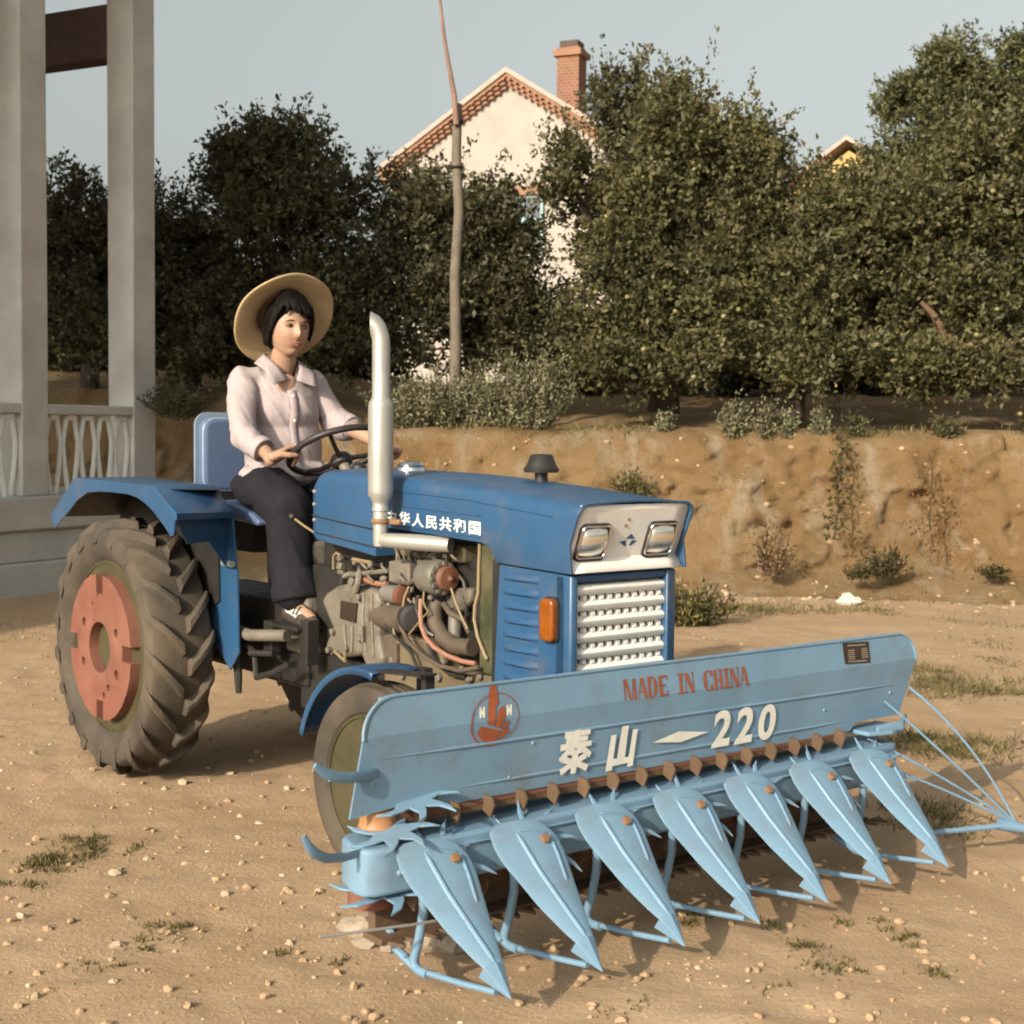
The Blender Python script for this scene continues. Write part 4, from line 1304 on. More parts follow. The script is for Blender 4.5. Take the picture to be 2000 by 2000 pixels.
# nose panel with two headlights, the emblem and the grille
ny = -.015
def nose_pt(y, z, lift=0.0):
    if z >= .975:
        x = 2.250 + .050 * (z - .975) / .135
    else:
        x = 2.250 + .030 * (.975 - z) / .04
    return (x + lift, y, z)
mb = MB()
rows = [.937, .956, .975, 1.01, 1.05, 1.09, 1.112, 1.128]
ysr = np.linspace(-.213, .213, 9)
vs = [nose_pt(y, z) for z in rows for y in ysr]
fs = [(i * 9 + j, i * 9 + j + 1, (i + 1) * 9 + j + 1, (i + 1) * 9 + j) for i in range(len(rows) - 1) for j in range(8)]
nose = mb.add(vs, fs).build('nose_panel', M['white'], trac, smooth=15, solid=.004)
def rrect(w, h, r, n=5):
    pts = []
    for (cx, cy, a0) in ((w / 2 - r, h / 2 - r, 0), (-w / 2 + r, h / 2 - r, 90), (-w / 2 + r, -h / 2 + r, 180), (w / 2 - r, -h / 2 + r, 270)):
        for i in range(n + 1):
            a = R(a0 + 90 * i / n)
            pts.append((cx + r * math.cos(a), cy + r * math.sin(a)))
    return pts
mg, tg, bg = _nodes('headlight_glass')
bg.inputs['Base Color'].default_value = (.80, .77, .70, 1)
bg.inputs['Metallic'].default_value = .85
wv = tg.nodes.new('ShaderNodeTexWave')
wv.inputs['Scale'].default_value = 55
wv.bands_direction = 'Y'
tco = tg.nodes.new('ShaderNodeTexCoord')
tg.links.new(tco.outputs['Object'], wv.inputs['Vector'])
_bump(tg, bg, wv.outputs['Fac'], .18, .003)
bg.inputs['Roughness'].default_value = .16
bg.inputs['Coat Weight'].default_value = 1.0
for yc in (-.140, .125):
    zc = 1.022
    w, h = .106, .098
    tilt = .072 / .135
    f = lambda a, b, hh: nose_pt(yc + a, zc + b, hh)
    bz = MB()
    bz.prism(rrect(w + .010, h + .010, .018), f, -.01, .010)
    hl = bz.build('headlight', M['black'], trac, smooth=40, bevel=.003)
    ring = MB()
    rr = rrect(w - .001, h - .006, .014)
    ring.tube([f(a, b, .012) for a, b in rr], .0035, n=6, closed=True)
    ring.build('lamp_ring', M['chrome'], hl)
    # convex glass
    vs, fs = [], []
    nu, nv = 14, 10
    for i in range(nu + 1):
        for j in range(nv + 1):
            a = (i / nu - .5) * 2
            b = (j / nv - .5) * 2
            k_ = max(abs(a), abs(b))
            L = math.hypot(a, b)
            if L > 0:
                sq = k_ / L
                a2, b2 = a * (.55 + .45 * sq), b * (.55 + .45 * sq)
            else:
                a2 = b2 = 0
            vs.append(f(a2 * (w / 2 - .004), b2 * (h / 2 - .007), .010 + .022 * (1 - .5 * a2 * a2 - b2 * b2 * .9) * (1 if k_ < 1 else .4)))
    for i in range(nu):
        for j in range(nv):
            fs.append((i * (nv + 1) + j, (i + 1) * (nv + 1) + j, (i + 1) * (nv + 1) + j + 1, i * (nv + 1) + j + 1))
    MB().add(vs, fs).build('lamp_glass', mg, hl, smooth=60)
em = MB()
flat = lambda pts: [nose_pt(y, z, .003) for y, z in pts]
for poly in ([(-0.0114, 1.0272), (0.0077, 1.0418), (0.0274, 1.0258)], [(-0.0336, 1.0190), (-0.0093, 1.0226), (-0.0017, 1.0101), (-0.0047, 1.0041)], [(0.0381, 1.0189), (0.0169, 1.0231), (0.0109, 1.0111), (0.0136, 1.0041)]):
    p3 = flat(poly)
    em.add(p3, [tuple(range(len(p3)))])
em.build('emblem', mat('emblem_blue', (.03, .10, .24), .5), nose, smooth=0)
scr = MB()
for (a, b) in (((-0.0192, 1.0849), 0), ((-0.0236, 1.0668), 0)):
    p = nose_pt(a[0], a[1], .002)
    scr.ball(p, (.003, .006, .005), n=8)
scr.build('screw', M['boltm'], nose)

# body below the nose: side panels, frame, grille
def side_panel(s):
    mb = MB()
    outl = [(1.945, .940), (2.238, .931), (2.245, .45), (1.915, .45)]
    mb.prism(outl, XZ, s * .212, s * .204)
    o = mb.build('side_panel', M['blue'], trac, smooth=0, bevel=.003)
    lv = MB()
    zs = [.914, .872, .830, .788, .747, .706, .664, .622, .58, .54]
    for z in zs:
        z0 = z
        pts = []
        vs = []
        for i, x in enumerate(np.linspace(1.968, 2.128, 9)):
            e = math.sin(math.pi * i / 8) ** .4 if 0 < i < 8 else 0
            vs += [(x, s * .2125, z0 - .020), (x, s * (.2125 + .011 * e), z0 - .013), (x, s * (.2125 + .011 * e), z0 - .006), (x, s * .2125, z0 + .004)]
        fs = []
        for i in range(8):
            for j in range(3):
                fs.append((i * 4 + j, (i + 1) * 4 + j, (i + 1) * 4 + j + 1, i * 4 + j + 1))
        lv.add(vs, fs)
    lv.build('louvre', M['blue'], o, smooth=50)
    am = MB()
    am.prism(rrect(.058, .122, .016), lambda a, b, h: (2.188 + a, h, .800 + b), s * .214, s * .240)
    a_ = am.build('side_lamp', M['amber'], trac, smooth=40, bevel=.008, bseg=3)
    MB().prism(rrect(.066, .130, .018), lambda a, b, h: (2.188 + a, h, .800 + b), s * .2125, s * .219).build('lamp_base', M['rubber'], a_, smooth=40)
side_panel(-1)
side_panel(1)
MB().box((2.09, 0, .943), (.30, .40, .012)).build('seam_gap', M['rubber'], trac, smooth=0)
gf = MB()
gy0, gy1 = -.186, .166
for (ya, yb) in ((-.212, gy0), (gy1, .212)):
    gf.prism([(2.238, ya if ya < 0 else yb), (2.262, (ya + .006) if ya < 0 else (yb - .006)), (2.268, gy0 if ya < 0 else gy1), (2.21, gy0 if ya < 0 else gy1), (2.20, ya if ya < 0 else yb)], lambda a, b, h: (a, b, h), .45, .930)
gf.box((2.236, -.01, .919), (.05, .36, .022))
gf.build('grille_frame', M['blue'], trac, smooth=40, bevel=.006)
g = MB()
pitch_ = .0455
z = .902
row = 0
while z > .46:
    # convex slat
    pr = [(2.225, z), (2.248, z - .004), (2.257, z - .014), (2.254, z - .026), (2.243, z - .033), (2.225, z - .035)]
    g.prism([(a, b) for a, b in pr], XZ, gy0 - .001, gy1 + .001)
    # bridges between slats
    for q in range(11):
        y = gy0 + .012 + q * (gy1 - gy0 - .024) / 10
        g.box((2.240, y, z - .0405), (.014, .013, .013))
    z -= pitch_
    row += 1
grl = g.build('grille', M['white'], trac, smooth=45)
MB().box((2.20, -.01, .69), (.02, .36, .46)).build('grille_backing', M['black'], grl, smooth=0)

# radiator with its cable
rad = MB().box((1.868, 0, .80), (.070, .40, .40)).box((1.868, 0, 1.01), (.075, .36, .05)).build('radiator', M['green'], trac, smooth=0, bevel=.008)
MB().tube([(1.842, -0.206, 0.994), (1.839, -0.206, 0.937), (1.839, -0.208, 0.845), (1.826, -0.210, 0.805), (1.823, -0.210, 0.762), (1.839, -0.210, 0.715), (1.863, -0.210, 0.679), (1.887, -0.210, 0.648)], .0055, n=7).build('cable', M['wire'], rad)
MB().box((1.925, -.20, .72), (.03, .02, .46)).build('radiator_edge', M['black'], rad, smooth=0)

# exhaust
px_, py_ = 1.447, -.30
ex = MB()
ex.lathe([(.0, .958), (.022, .966), (.024, .99), (.024, 1.075), (.027, 1.078), (.027, 1.088), (.025, 1.092), (.027, 1.108), (.039, 1.126), (.0405, 1.14), (.0405, 1.405), (.039, 1.42), (.031, 1.432), (.0285, 1.44), (.0285, 1.60)], (px_, py_, 0), (0, 0, 1), 28)
# bent outlet, cut off upright so that its tip points up
vs, fs = [], []
for (cx_, cz_, ang, ra, rb_) in ((px_, 1.60, 0, .0285, .0285), (px_ - .001, 1.618, 12, .0285, .0285), (px_ - .004, 1.634, 28, .0285, .0288), (px_ - .010, 1.650, 46, .0285, .031), (px_ - .020, 1.664, 66, .028, .033), (px_ - .034, 1.673, 90, .027, .035)):
    for j in range(28):
        th = 2 * math.pi * j / 28
        q = math.sin(th) * rb_
        off = px_ - cx_
        vs.append((px_ - .62 * off + .62 * q * math.cos(R(ang)) + .785 * ra * math.cos(th), py_ - .785 * off + .785 * q * math.cos(R(ang)) - .62 * ra * math.cos(th), cz_ + q * math.sin(R(ang))))
for i in range(5):
    for j in range(28):
        j2 = (j + 1) % 28
        fs.append((i * 28 + j, i * 28 + j2, (i + 1) * 28 + j2, (i + 1) * 28 + j))
ex.add(vs, fs)
exo = ex.build('exhaust_pipe', M['alu'], trac, smooth=40)
ex2 = MB()
ex2.tube([(px_, py_, .985), (px_ + .06, py_ + .015, .985), (px_ + .14, py_ + .05, .983), (px_ + .24, py_ + .10, .98)], [.022, .024, .026, .024], n=18)
ex2.build('exhaust_elbow', M['alu'], exo, smooth=40)
MB().lathe([(.028, -.008), (.0305, -.004), (.0305, .004), (.028, .008)], (px_, py_, 1.045), (0, 0, 1), 20).box((px_ + .045, py_ + .02, 1.045), (.05, .012, .016)).ball((px_ + .075, py_ + .02, 1.045), .01, n=8).build('clamp', M['boltm'], exo)

# engine, gearbox and what hangs on them
core = MB().box((1.32, 0, .74), (1.05, .22, .40)).box((1.5, 0, .93), (.66, .16, .14)).box((.85, 0, .70), (.2, .26, .30))
core.build('engine_block', M['black'], trac, smooth=0, bevel=.01)
gb = MB()
gb.prism([(0.902, 0.733), (0.935, 0.764), (0.998, 0.792), (1.064, 0.808), (1.159, 0.805), (1.174, 0.693), (1.161, 0.570), (1.066, 0.550), (0.947, 0.557), (0.926, 0.575), (0.978, 0.645)], XZ, -.19, .19)
gbo = gb.build('gearbox', M['cast'], trac, smooth=0, bevel=.022, bseg=3)
bh = MB()
bh.prism([(1.195, 0.788), (1.238, 0.808), (1.286, 0.804), (1.310, 0.772), (1.306, 0.655), (1.330, 0.584), (1.321, 0.546), (1.235, 0.535), (1.201, 0.576)], XZ, -.215, .21)
bh.build('bell_housing', M['cast'], trac, smooth=0, bevel=.02, bseg=3)
pl_ = MB()
pl_.prism([(1.050, 0.747), (1.150, 0.746), (1.141, 0.680), (1.045, 0.686)], XZ, -.197, -.190)
pl_.build('maker_plate', M['plate'], gbo, smooth=0)
for (a, b) in (((0.999, 0.634), 0), ((1.086, 0.586), 0), ((0.973, 0.567), 0), ((1.165, 0.769), 0), ((1.171, 0.629), 0)):
    MB().lathe([(.012, 0), (.012, -.014), (.006, -.016)], (a[0], -.19, a[1]), (0, 1, 0), 8).build('gearbox_bolt', M['cast'], gbo)
MB().tube([(1.228, -0.225, 0.680), (1.233, -0.225, 0.627)], .008, n=6).build('gearbox_handle', M['cast'], gbo)
lb_ = MB()
lb_.prism([(1.266, 0.648), (1.378, 0.666), (1.437, 0.668), (1.508, 0.665), (1.612, 0.637), (1.621, 0.592), (1.745, 0.588), (1.876, 0.606), (1.877, 0.523), (1.291, 0.438)], XZ, -.175, .17)
ckc = lb_.build('crankcase', M['ochre'], trac, smooth=0, bevel=.012)
for (a, b) in (((1.437, 0.642), 0), ((1.604, 0.555), 0), ((1.505, 0.559), 0), ((1.629, 0.606), 0), ((1.402, 0.533), 0), ((1.346, 0.578), 0)):
    MB().lathe([(.014, 0), (.014, -.014), (.006, -.017)], (a[0], -.175, a[1]), (0, 1, 0), 8).build('crankcase_bolt', M['cast'], ckc)
MB().prism([(1.266, 0.651), (1.378, 0.669), (1.379, 0.556), (1.271, 0.553)], XZ, -.19, -.17).build('cover_plate', M['hose'], trac, smooth=0, bevel=.006)

al_c = Vector((1.579, -0.170, 0.870))
alt = MB()
alt.lathe([(.0, -.075), (.045, -.072), (.055, -.055), (.056, -.01), (.058, -.008), (.060, .02), (.054, .032), (.020, .038)], al_c, (1, .0, 0), 28)
for q in range(12):
    a = q * math.pi / 6
    alt.box(al_c + Vector((.030, .046 * math.cos(a), .046 * math.sin(a))), (.02, .012, .012))
alto = alt.build('alternator', M['dull'], trac, smooth=40)
MB().lathe([(.012, .03), (.036, .04), (.040, .045), (.034, .053), (.040, .062), (.036, .066), (.012, .07), (.0, .082)], al_c + Vector((.0, 0, .0)), (1, 0, 0), 28).build('pulley', M['orange'], alto, smooth=35)
MB().tube([al_c + Vector((-.05, 0, .06)), al_c + Vector((0.0, .02, .085)), al_c + Vector((.07, .02, .082))], .009, n=8).tube([al_c + Vector((-.06, -.02, .04)), al_c + Vector((-.1, -.01, .075)), al_c + Vector((-.02, 0, .10)), al_c + Vector((.06, .02, .10))], .006, n=6).build('bracket', M['cast'], alto)
# starter and filters
sc = Vector((1.364, -0.190, 0.797))
MB().lathe([(.0, -.05), (.028, -.048), (.030, 0), (.030, .035), (.02, .04)], sc, (1, 0, 0), 20).build('starter_motor', M['dull'], trac, smooth=40)
MB().lathe([(.031, -.01), (.032, .0), (.031, .012), (.02, .016)], sc + Vector((.045, 0, 0)), (1, 0, 0), 20).build('starter_cap', M['orange'], trac, smooth=40)
mg_ = Vector((1.345, -0.180, 0.718))
MB().lathe([(.0, -.09), (.044, -.085), (.046, .0), (.046, .075), (.03, .085), (.0, .09)], mg_, (1, 0, 0), 24).build('oil_filter', M['hose'], trac, smooth=40)
mg2 = Vector((1.483, -0.200, 0.733))
MB().lathe([(.0, -.03), (.044, -.028), (.048, 0), (.044, .022), (.02, .03), (0, .03)], mg2, (.9, -.4, 0), 24).lathe([(.03, .02), (.03, .04), (.0, .042)], mg2, (.9, -.4, 0), 20).build('fuel_pump', M['rubber'], trac, smooth=40)
MB().tube([(1.566, -0.160, 0.793), (1.563, -0.170, 0.762), (1.581, -0.180, 0.724), (1.627, -0.185, 0.684), (1.694, -0.185, 0.664), (1.777, -0.180, 0.669)], [.026, .026, .026, .027, .027, .027], n=16).build('coolant_hose', M['hose'], trac)
MB().lathe([(.0, -.05), (.020, -.045), (.022, 0), (.020, .045), (.0, .05)], (1.646, -0.150, 0.729), (0, 0, 1), 16).build('filter_bowl', M['dull'], trac)
MB().tube([(1.551, -0.215, 0.800), (1.563, -0.225, 0.756), (1.576, -0.230, 0.717), (1.606, -0.235, 0.686), (1.653, -0.235, 0.659), (1.713, -0.230, 0.641), (1.773, -0.220, 0.630), (1.832, -0.210, 0.629)], .0075, n=9).build('hose', M['pinkhose'], trac)
MB().tube([(1.123, -0.160, 0.831), (1.212, -0.180, 0.823), (1.284, -0.190, 0.824), (1.322, -0.190, 0.827)], .009, n=8).build('hose', M['pinkhose'], trac)
MB().tube([(1.443, -0.210, 0.764), (1.444, -0.220, 0.734), (1.456, -0.225, 0.699), (1.508, -0.230, 0.659), (1.585, -0.235, 0.628), (1.679, -0.235, 0.605), (1.779, -0.230, 0.602), (1.861, -0.220, 0.622)], .007, n=8).build('hose', M['hose'], trac)
MB().tube([(1.571, -0.200, 0.659), (1.597, -0.200, 0.621), (1.631, -0.200, 0.600), (1.690, -0.200, 0.578), (1.772, -0.200, 0.579)], .008, n=8).build('hose', M['black'], trac)
MB().tube([(1.464, -0.200, 0.832), (1.466, -0.220, 0.797), (1.465, -0.225, 0.762)], .004, n=6).build('wiring', M['wire'], trac)
MB().tube([(1.374, -0.200, 0.715), (1.408, -0.220, 0.678), (1.440, -0.220, 0.645)], .004, n=6).build('wiring', M['wire'], trac)
MB().tube([(1.547, -0.200, 0.824), (1.571, -0.220, 0.792), (1.597, -0.220, 0.764), (1.546, -0.220, 0.724), (1.494, -0.220, 0.682)], .0035, n=6).build('wiring', M['wire'], trac)
MB().tube([(1.691, -0.200, 0.846), (1.712, -0.200, 0.809), (1.745, -0.200, 0.763), (1.778, -0.200, 0.727)], .004, n=6).build('wiring', M['wire'], trac)
MB().tube([(0.928, -0.150, 0.845), (0.928, -0.150, 0.890), (0.949, -0.150, 0.904), (0.980, -0.150, 0.894)], .005, n=6).build('fuel_line', M['wire'], trac)
MB().tube([(1.323, -0.150, 0.939), (1.323, -0.150, 0.891), (1.392, -0.150, 0.891), (1.391, -0.150, 0.943)], .005, n=6).build('fuel_line', M['wire'], trac)
MB().tube([(1.088, -0.170, 0.891), (1.196, -0.170, 0.888), (1.216, -0.170, 0.863)], .008, n=6).build('fuel_line', M['wire'], trac)
# injection pump, head cover, ribs and more plumbing
ip = MB().box((1.383, -0.150, 0.869), (.12, .07, .07)).box((1.383, -0.150, 0.893), (.10, .05, .03))
ipo = ip.build('injection_pump', M['cast'], trac, smooth=0, bevel=.006)
for (a, b) in (((1.346, -0.150, 0.898), (1.274, -0.120, 0.945)), ((1.373, -0.150, 0.902), (1.348, -0.120, 0.952)), ((1.405, -0.150, 0.906), (1.430, -0.120, 0.952)), ((1.437, -0.150, 0.905), (1.509, -0.120, 0.950))):
    a, b = Vector(a), Vector(b)
    MB().tube([a, a + Vector((0, -.01, .025)), a.lerp(b, .5) + Vector((0, -.02, .03)), b + Vector((0, 0, .01)), b], .0035, n=6).build('injector_pipe', M['cast'], ipo)
MB().box((1.464, -0.100, 0.946), (.42, .08, .055)).build('head_cover', M['ochre'], trac, smooth=0, bevel=.008)
for q in range(7):
    c = Vector((1.384, -0.145, 0.950)) + Vector((.036 * q, 0, -.004 * q))
    MB().lathe([(.010, 0), (.010, .012), (.005, .014)], c, (0, -1, .3), 8).build('head_bolt', M['cast'], trac)
for (a, b, c_) in (((1.227, -0.215, 0.791), (1.219, -0.215, 0.700), (1.239, -0.215, 0.595)), ((1.274, -0.215, 0.790), (1.273, -0.215, 0.705), (1.285, -0.215, 0.584)), ((1.068, -0.192, 0.666), (1.073, -0.192, 0.622), (1.084, -0.192, 0.580)), ((1.118, -0.192, 0.666), (1.119, -0.192, 0.628), (1.114, -0.192, 0.578))):
    MB().tube([a, b, c_], .007, n=6).build('cast_rib', M['cast'], gbo)
MB().tube([(1.309, -0.200, 0.755), (1.341, -0.215, 0.733), (1.367, -0.220, 0.694), (1.422, -0.220, 0.664), (1.489, -0.210, 0.624), (1.511, -0.200, 0.575)], .006, n=7).build('hose', M['black'], trac)
MB().tube([(1.517, -0.200, 0.801), (1.537, -0.220, 0.768), (1.563, -0.220, 0.730), (1.598, -0.220, 0.699), (1.618, -0.210, 0.690)], .009, n=8).build('hose', M['black'], trac)
MB().tube([(1.641, -0.190, 0.791), (1.688, -0.200, 0.767), (1.744, -0.190, 0.752), (1.760, -0.180, 0.714)], .010, n=8).build('hose', M['hose'], trac)
MB().tube([(1.377, -0.190, 0.840), (1.464, -0.200, 0.842), (1.520, -0.190, 0.862), (1.527, -0.170, 0.887)], .007, n=7).build('hose', M['hose'], trac)
MB().tube([(0.981, -0.160, 0.839), (1.098, -0.170, 0.840), (1.216, -0.170, 0.857), (1.296, -0.160, 0.868)], .009, n=8).build('control_rod', M['cast'], trac)
MB().tube([(1.143, -0.180, 0.852), (1.163, -0.200, 0.812), (1.145, -0.200, 0.783)], .012, n=8).build('control_lever', M['cast'], trac)
MB().prism([(1.572, 0.833), (1.714, 0.845), (1.715, 0.805), (1.657, 0.760), (1.581, 0.772)], XZ, -.14, -.10).build('water_pump', M['cast'], trac, smooth=0, bevel=.012)
MB().tube([(1.622, -0.130, 0.892), (1.664, -0.130, 0.860), (1.685, -0.130, 0.802), (1.677, -0.130, 0.751), (1.619, -0.130, 0.735), (1.593, -0.130, 0.783), (1.597, -0.130, 0.855)], .007, n=6, closed=True).build('fan_belt', M['rubber'], trac)
# small castings, unions and fittings crowded round the engine
rng0 = random.Random(5)
for (x, z, r) in ((1.024, 0.892, 0.013), (1.045, 0.866, 0.016), (1.090, 0.880, 0.011), (1.159, 0.880, 0.012), (1.135, 0.856, 0.011), (1.227, 0.882, 0.012), (1.284, 0.878, 0.012), (1.050, 0.833, 0.013), (1.091, 0.815, 0.017), (1.377, 0.823, 0.010), (1.414, 0.789, 0.013), (1.468, 0.794, 0.009), (1.503, 0.782, 0.013), (1.459, 0.819, 0.012), (1.529, 0.820, 0.009), (1.572, 0.804, 0.011), (1.606, 0.822, 0.010), (1.341, 0.761, 0.009), (1.267, 0.674, 0.010), (1.814, 0.586, 0.016), (1.774, 0.571, 0.013), (1.734, 0.600, 0.010), (1.692, 0.620, 0.008), (1.467, 0.846, 0.016), (1.423, 0.858, 0.012), (1.368, 0.851, 0.011), (1.519, 0.906, 0.012), (1.571, 0.930, 0.011), (1.639, 0.945, 0.010), (1.688, 0.944, 0.009), (1.303, 0.843, 0.013), (1.237, 0.843, 0.011), (1.450, 0.756, 0.010), (1.538, 0.780, 0.008)):
    y = -.165 - rng0.random() * .03
    kind = rng0.random()
    fit = MB()
    ax = Vector((rng0.uniform(-1, 1), rng0.uniform(-1, .2), rng0.uniform(-.6, .6)))
    if kind < .45:
        fit.lathe([(0, -r * .9), (r * .8, -r * .8), (r * .9, r * .4), (r * .55, r * .5), (r * .5, r * 1.1), (0, r * 1.15)], (x, y, z), ax, 12)
    elif kind < .75:
        fit.box((x, y, z), (r * 1.7, r * 1.2, r * 1.5), (rng0.uniform(-.4, .4), rng0.uniform(-.5, .5), rng0.uniform(-.5, .5)))
    else:
        fit.tube([(x - r * 1.5, y, z + r), (x - r * .4, y - .01, z + r * .3), (x + r * .6, y - .01, z - r * .2), (x + r * 1.4, y, z - r * 1.3)], r * .45, n=8)
    fit.build('engine_fitting', M['cast'], trac, smooth=40, bevel=.002)

# chassis, axles, underside
MB().box((.25, 0, .55), (1.0, .30, .30)).box((.62, 0, .48), (.5, .24, .2)).tube([(0, -.40, .497), (0, .40, .497)], .085, n=20).lathe([(.13, -.04), (.13, .04)], (0, -.33, .497), (0, 1, 0), 24).build('rear_axle', M['black'], trac, smooth=40, bevel=.01)
MB().tube([(1.785, -.44, .30), (1.785, -.2, .36), (1.785, 0, .38), (1.785, .2, .36), (1.785, .44, .30)], .04, n=12).box((1.7, 0, .44), (.5, .22, .12)).build('front_axle', M['black'], trac, smooth=40)
MB().box((1.6, 0, .505), (1.1, .16, .08)).build('chassis_rail', M['black'], trac, smooth=0, bevel=.01)
MB().box((.70, 0, .63), (.16, .34, .22)).box((.665, -.02, .80), (.10, .26, .26)).build('clutch_cover', M['cast'], trac, smooth=0, bevel=.02, bseg=3)
fp = MB().box((.735, -.195, .626), (.22, .11, .014)).box((.85, -.20, .58), (.05, .05, .16)).box((.62, -.22, .575), (.06, .04, .12)).build('footplate', M['black'], trac, smooth=0, bevel=.004)
MB().tube([(.42, -.30, .60), (.60, -.30, .585), (.78, -.25, .60)], .022, n=12).build('brake_shaft', M['cast'], trac)
MB().tube([(.50, -.30, .56), (.50, -.30, .50), (.51, -.30, .43), (.515, -.30, .36)], [.014, .02, .016, .012], n=8).tube([(.52, -.28, .55), (.60, -.28, .52), (.61, -.28, .44)], .012, n=8).tube([(.61, -.28, .43), (.70, -.27, .455), (.80, -.25, .50)], [.012, .012, .012], n=8).tube([(.60, -.3, .52), (.72, -.27, .53)], .012, n=8).build('brake_linkage', M['black'], trac)
MB().box((.88, 0, .42), (.42, .26, .22)).prism([(.70, .50), (1.12, .52), (1.06, .34), (.98, .30), (.94, .24), (.86, .25), (.80, .33)], XZ, -.12, .12).build('oil_sump', M['black'], trac, smooth=0, bevel=.01)
MB().tube([(1.0, -.19, .565), (1.10, -.21, .545), (1.10, -.21, .575)], .006, n=6).build('drain_rod', M['wire'], trac)

# seat, steering and levers
st = MB().prism(rrect(.40, .30, .05), lambda a, b, h: (h, a, 1.235 + b), -.015, .040).build('seat', M['vinyl'], trac, smooth=40, bevel=.022, bseg=4)
MB().prism(rrect(.42, .34, .055), lambda a, b, h: (h, a, 1.235 + b), -.020, -.010).tube([(.030, a, 1.235 + b) for a, b in rrect(.385, .285, .05)], .006, n=6, closed=True).build('seat_piping', M['piping'], st, smooth=40)
MB().prism([(.03, 1.03), (.06, 1.055), (.30, 1.058), (.44, 1.030), (.52, .995), (.51, .975), (.40, .985), (.20, 1.0), (.05, 1.0)], XZ, -.22, .22).build('seat_cushion', M['vinyl'], st, smooth=30, bevel=.016, bseg=3)
MB().box((.02, 0, 1.10), (.02, .34, .20)).box((.2, 0, .93), (.22, .24, .14)).build('seat_bracket', M['black'], st, smooth=0)
sw_c = Vector((.722, 0, 1.260))
sw_t = R(28)
SWR = .185
e1 = Vector((math.cos(sw_t), 0, math.sin(sw_t)))
e2 = Vector((0, 1, 0))
en = Vector((-math.sin(sw_t), 0, math.cos(sw_t)))
def rim_pt(a):
    return sw_c + e1 * (SWR * math.cos(a)) + e2 * (SWR * math.sin(a))
sw = MB().tube([rim_pt(2 * math.pi * i / 48) for i in range(48)], .0125, n=12, closed=True).build('steering_wheel', M['rubber'], trac, smooth=60)
hub_c = sw_c - en * .035
sp = MB()
for k_ in range(3):
    a = R(80 + 120 * k_)
    sp.tube([hub_c + (rim_pt(a) - sw_c) * .1, hub_c + (rim_pt(a) - sw_c) * .55 + en * .006, rim_pt(a)], [.011, .009, .008], n=8)
sp.lathe([(.0, .022), (.030, .018), (.042, 0), (.040, -.02), (.028, -.03)], hub_c, en, 20)
sp.build('steering_hub', M['rubber'], sw, smooth=40)
MB().tube([hub_c, hub_c - en * .05 + Vector((.02, 0, 0)), (.86, 0, 1.08), (.95, 0, .9)], [.022, .02, .02, .02], n=12).build('steering_column', M['cast'], trac)
MB().box((.905, 0, 1.06), (.03, .34, .22)).ball((.83, 0.02, 1.195), (.03, .03, .025), n=12).build('dashboard', M['black'], trac, smooth=30, bevel=.006)
lv = MB().tube([(.82, -.14, .955), (.77, -.175, .99), (.738, -.2, 1.018)], .0048, n=8).build('gear_lever', M['wire'], trac)
MB().ball((.733, -.202, 1.022), .0145, n=14).build('knob', M['rubber'], lv)
lv = MB().tube([(.56, .12, .62), (.60, .13, .85), (.62, .14, 1.0)], .008, n=8).build('gear_lever', M['black'], trac)
MB().ball((.62, .14, 1.01), .02, n=12).build('knob', M['rubber'], lv)

# ------------------------------------------------------------------ reaper mounted on the front (same axes as the tractor)
RB = (2.5, -.06, 0.0)
reap = thing('reaper', 'pale blue windrow reaper with seven pointed crop dividers across the tractor front', 'reaper', t2w(RB), TRZ, base=RB)
ZC = .620
def panel_x(z):
    if z >= ZC:
        return 2.520 - (z - ZC) * .14
    return 2.520 - (ZC - z) * .10
def ppt(y, z, lift=0.0):
    return (panel_x(z) + lift, y, z)
yl, yr = -1.077, 1.040
zt = .709
outl = []
for i in range(9):
    a = R(180 - 90 * i / 8)
    outl.append((yl + .012 + .095 + .095 * math.cos(a), zt - .095 + .095 * math.sin(a)))
for i in range(9):
    a = R(90 - 90 * i / 8)
    outl.append((yr - .085 + .085 * math.cos(a), zt - .006 - .085 + .085 * math.sin(a)))
outl += [(yr - .035, .52), (yr - .06, .443), (.760, .443), (.735, .418), (-.835, .425), (-.842, .452), (yl - .012, .432)]
# cut the outline at the crease so that the sheet folds there
def clip(poly, zc, above):
    out = []
    for i in range(len(poly)):
        a, b = poly[i], poly[(i + 1) % len(poly)]
        ina, inb = (a[1] >= zc) == above, (b[1] >= zc) == above
        if ina:
            out.append(a)
        if ina != inb:
            t = (zc - a[1]) / (b[1] - a[1])
            out.append((a[0] + (b[0] - a[0]) * t, zc))
    return out
mb = MB()
for ab in (True, False):
    mb.prism(clip(outl, ZC, ab), lambda a, b, h: ppt(a, b, h), -.005, .0)
pan = mb.build('shield_panel', M['sky'], reap, smooth=0)
rb = MB()
def rib(y0, y1, z0, z1, r=.005):
    rb.tube([ppt(y0 + (y1 - y0) * i / 8, z0 + (z1 - z0) * i / 8, -.0005) for i in range(9)], [.001] + [r] * 7 + [.001], n=8, flat=1.0)
rib(-1.02, .985, .566, .545)
rib(-.79, .722, .463, .452)
for (y, z) in ((-1.03, .508), (-.55, .545), (-.62, .465), (.92, .52), (.60, .50), (.66, .70)):
    rb.ball(ppt(y, z, 0), (.004, .006, .006), n=8)
rb.tube([ppt(y, z, 0) for y, z in outl[:18]], .0045, n=6)
rb.build('pressed_rib', M['sky'], pan)
MB().prism([(.678, .698), (.803, .692), (.803, .628), (.682, .634)], lambda a, b, h: ppt(a, b, h), .0, .0025).build('nameplate', M['plate'], pan, smooth=0)
nb = MB()
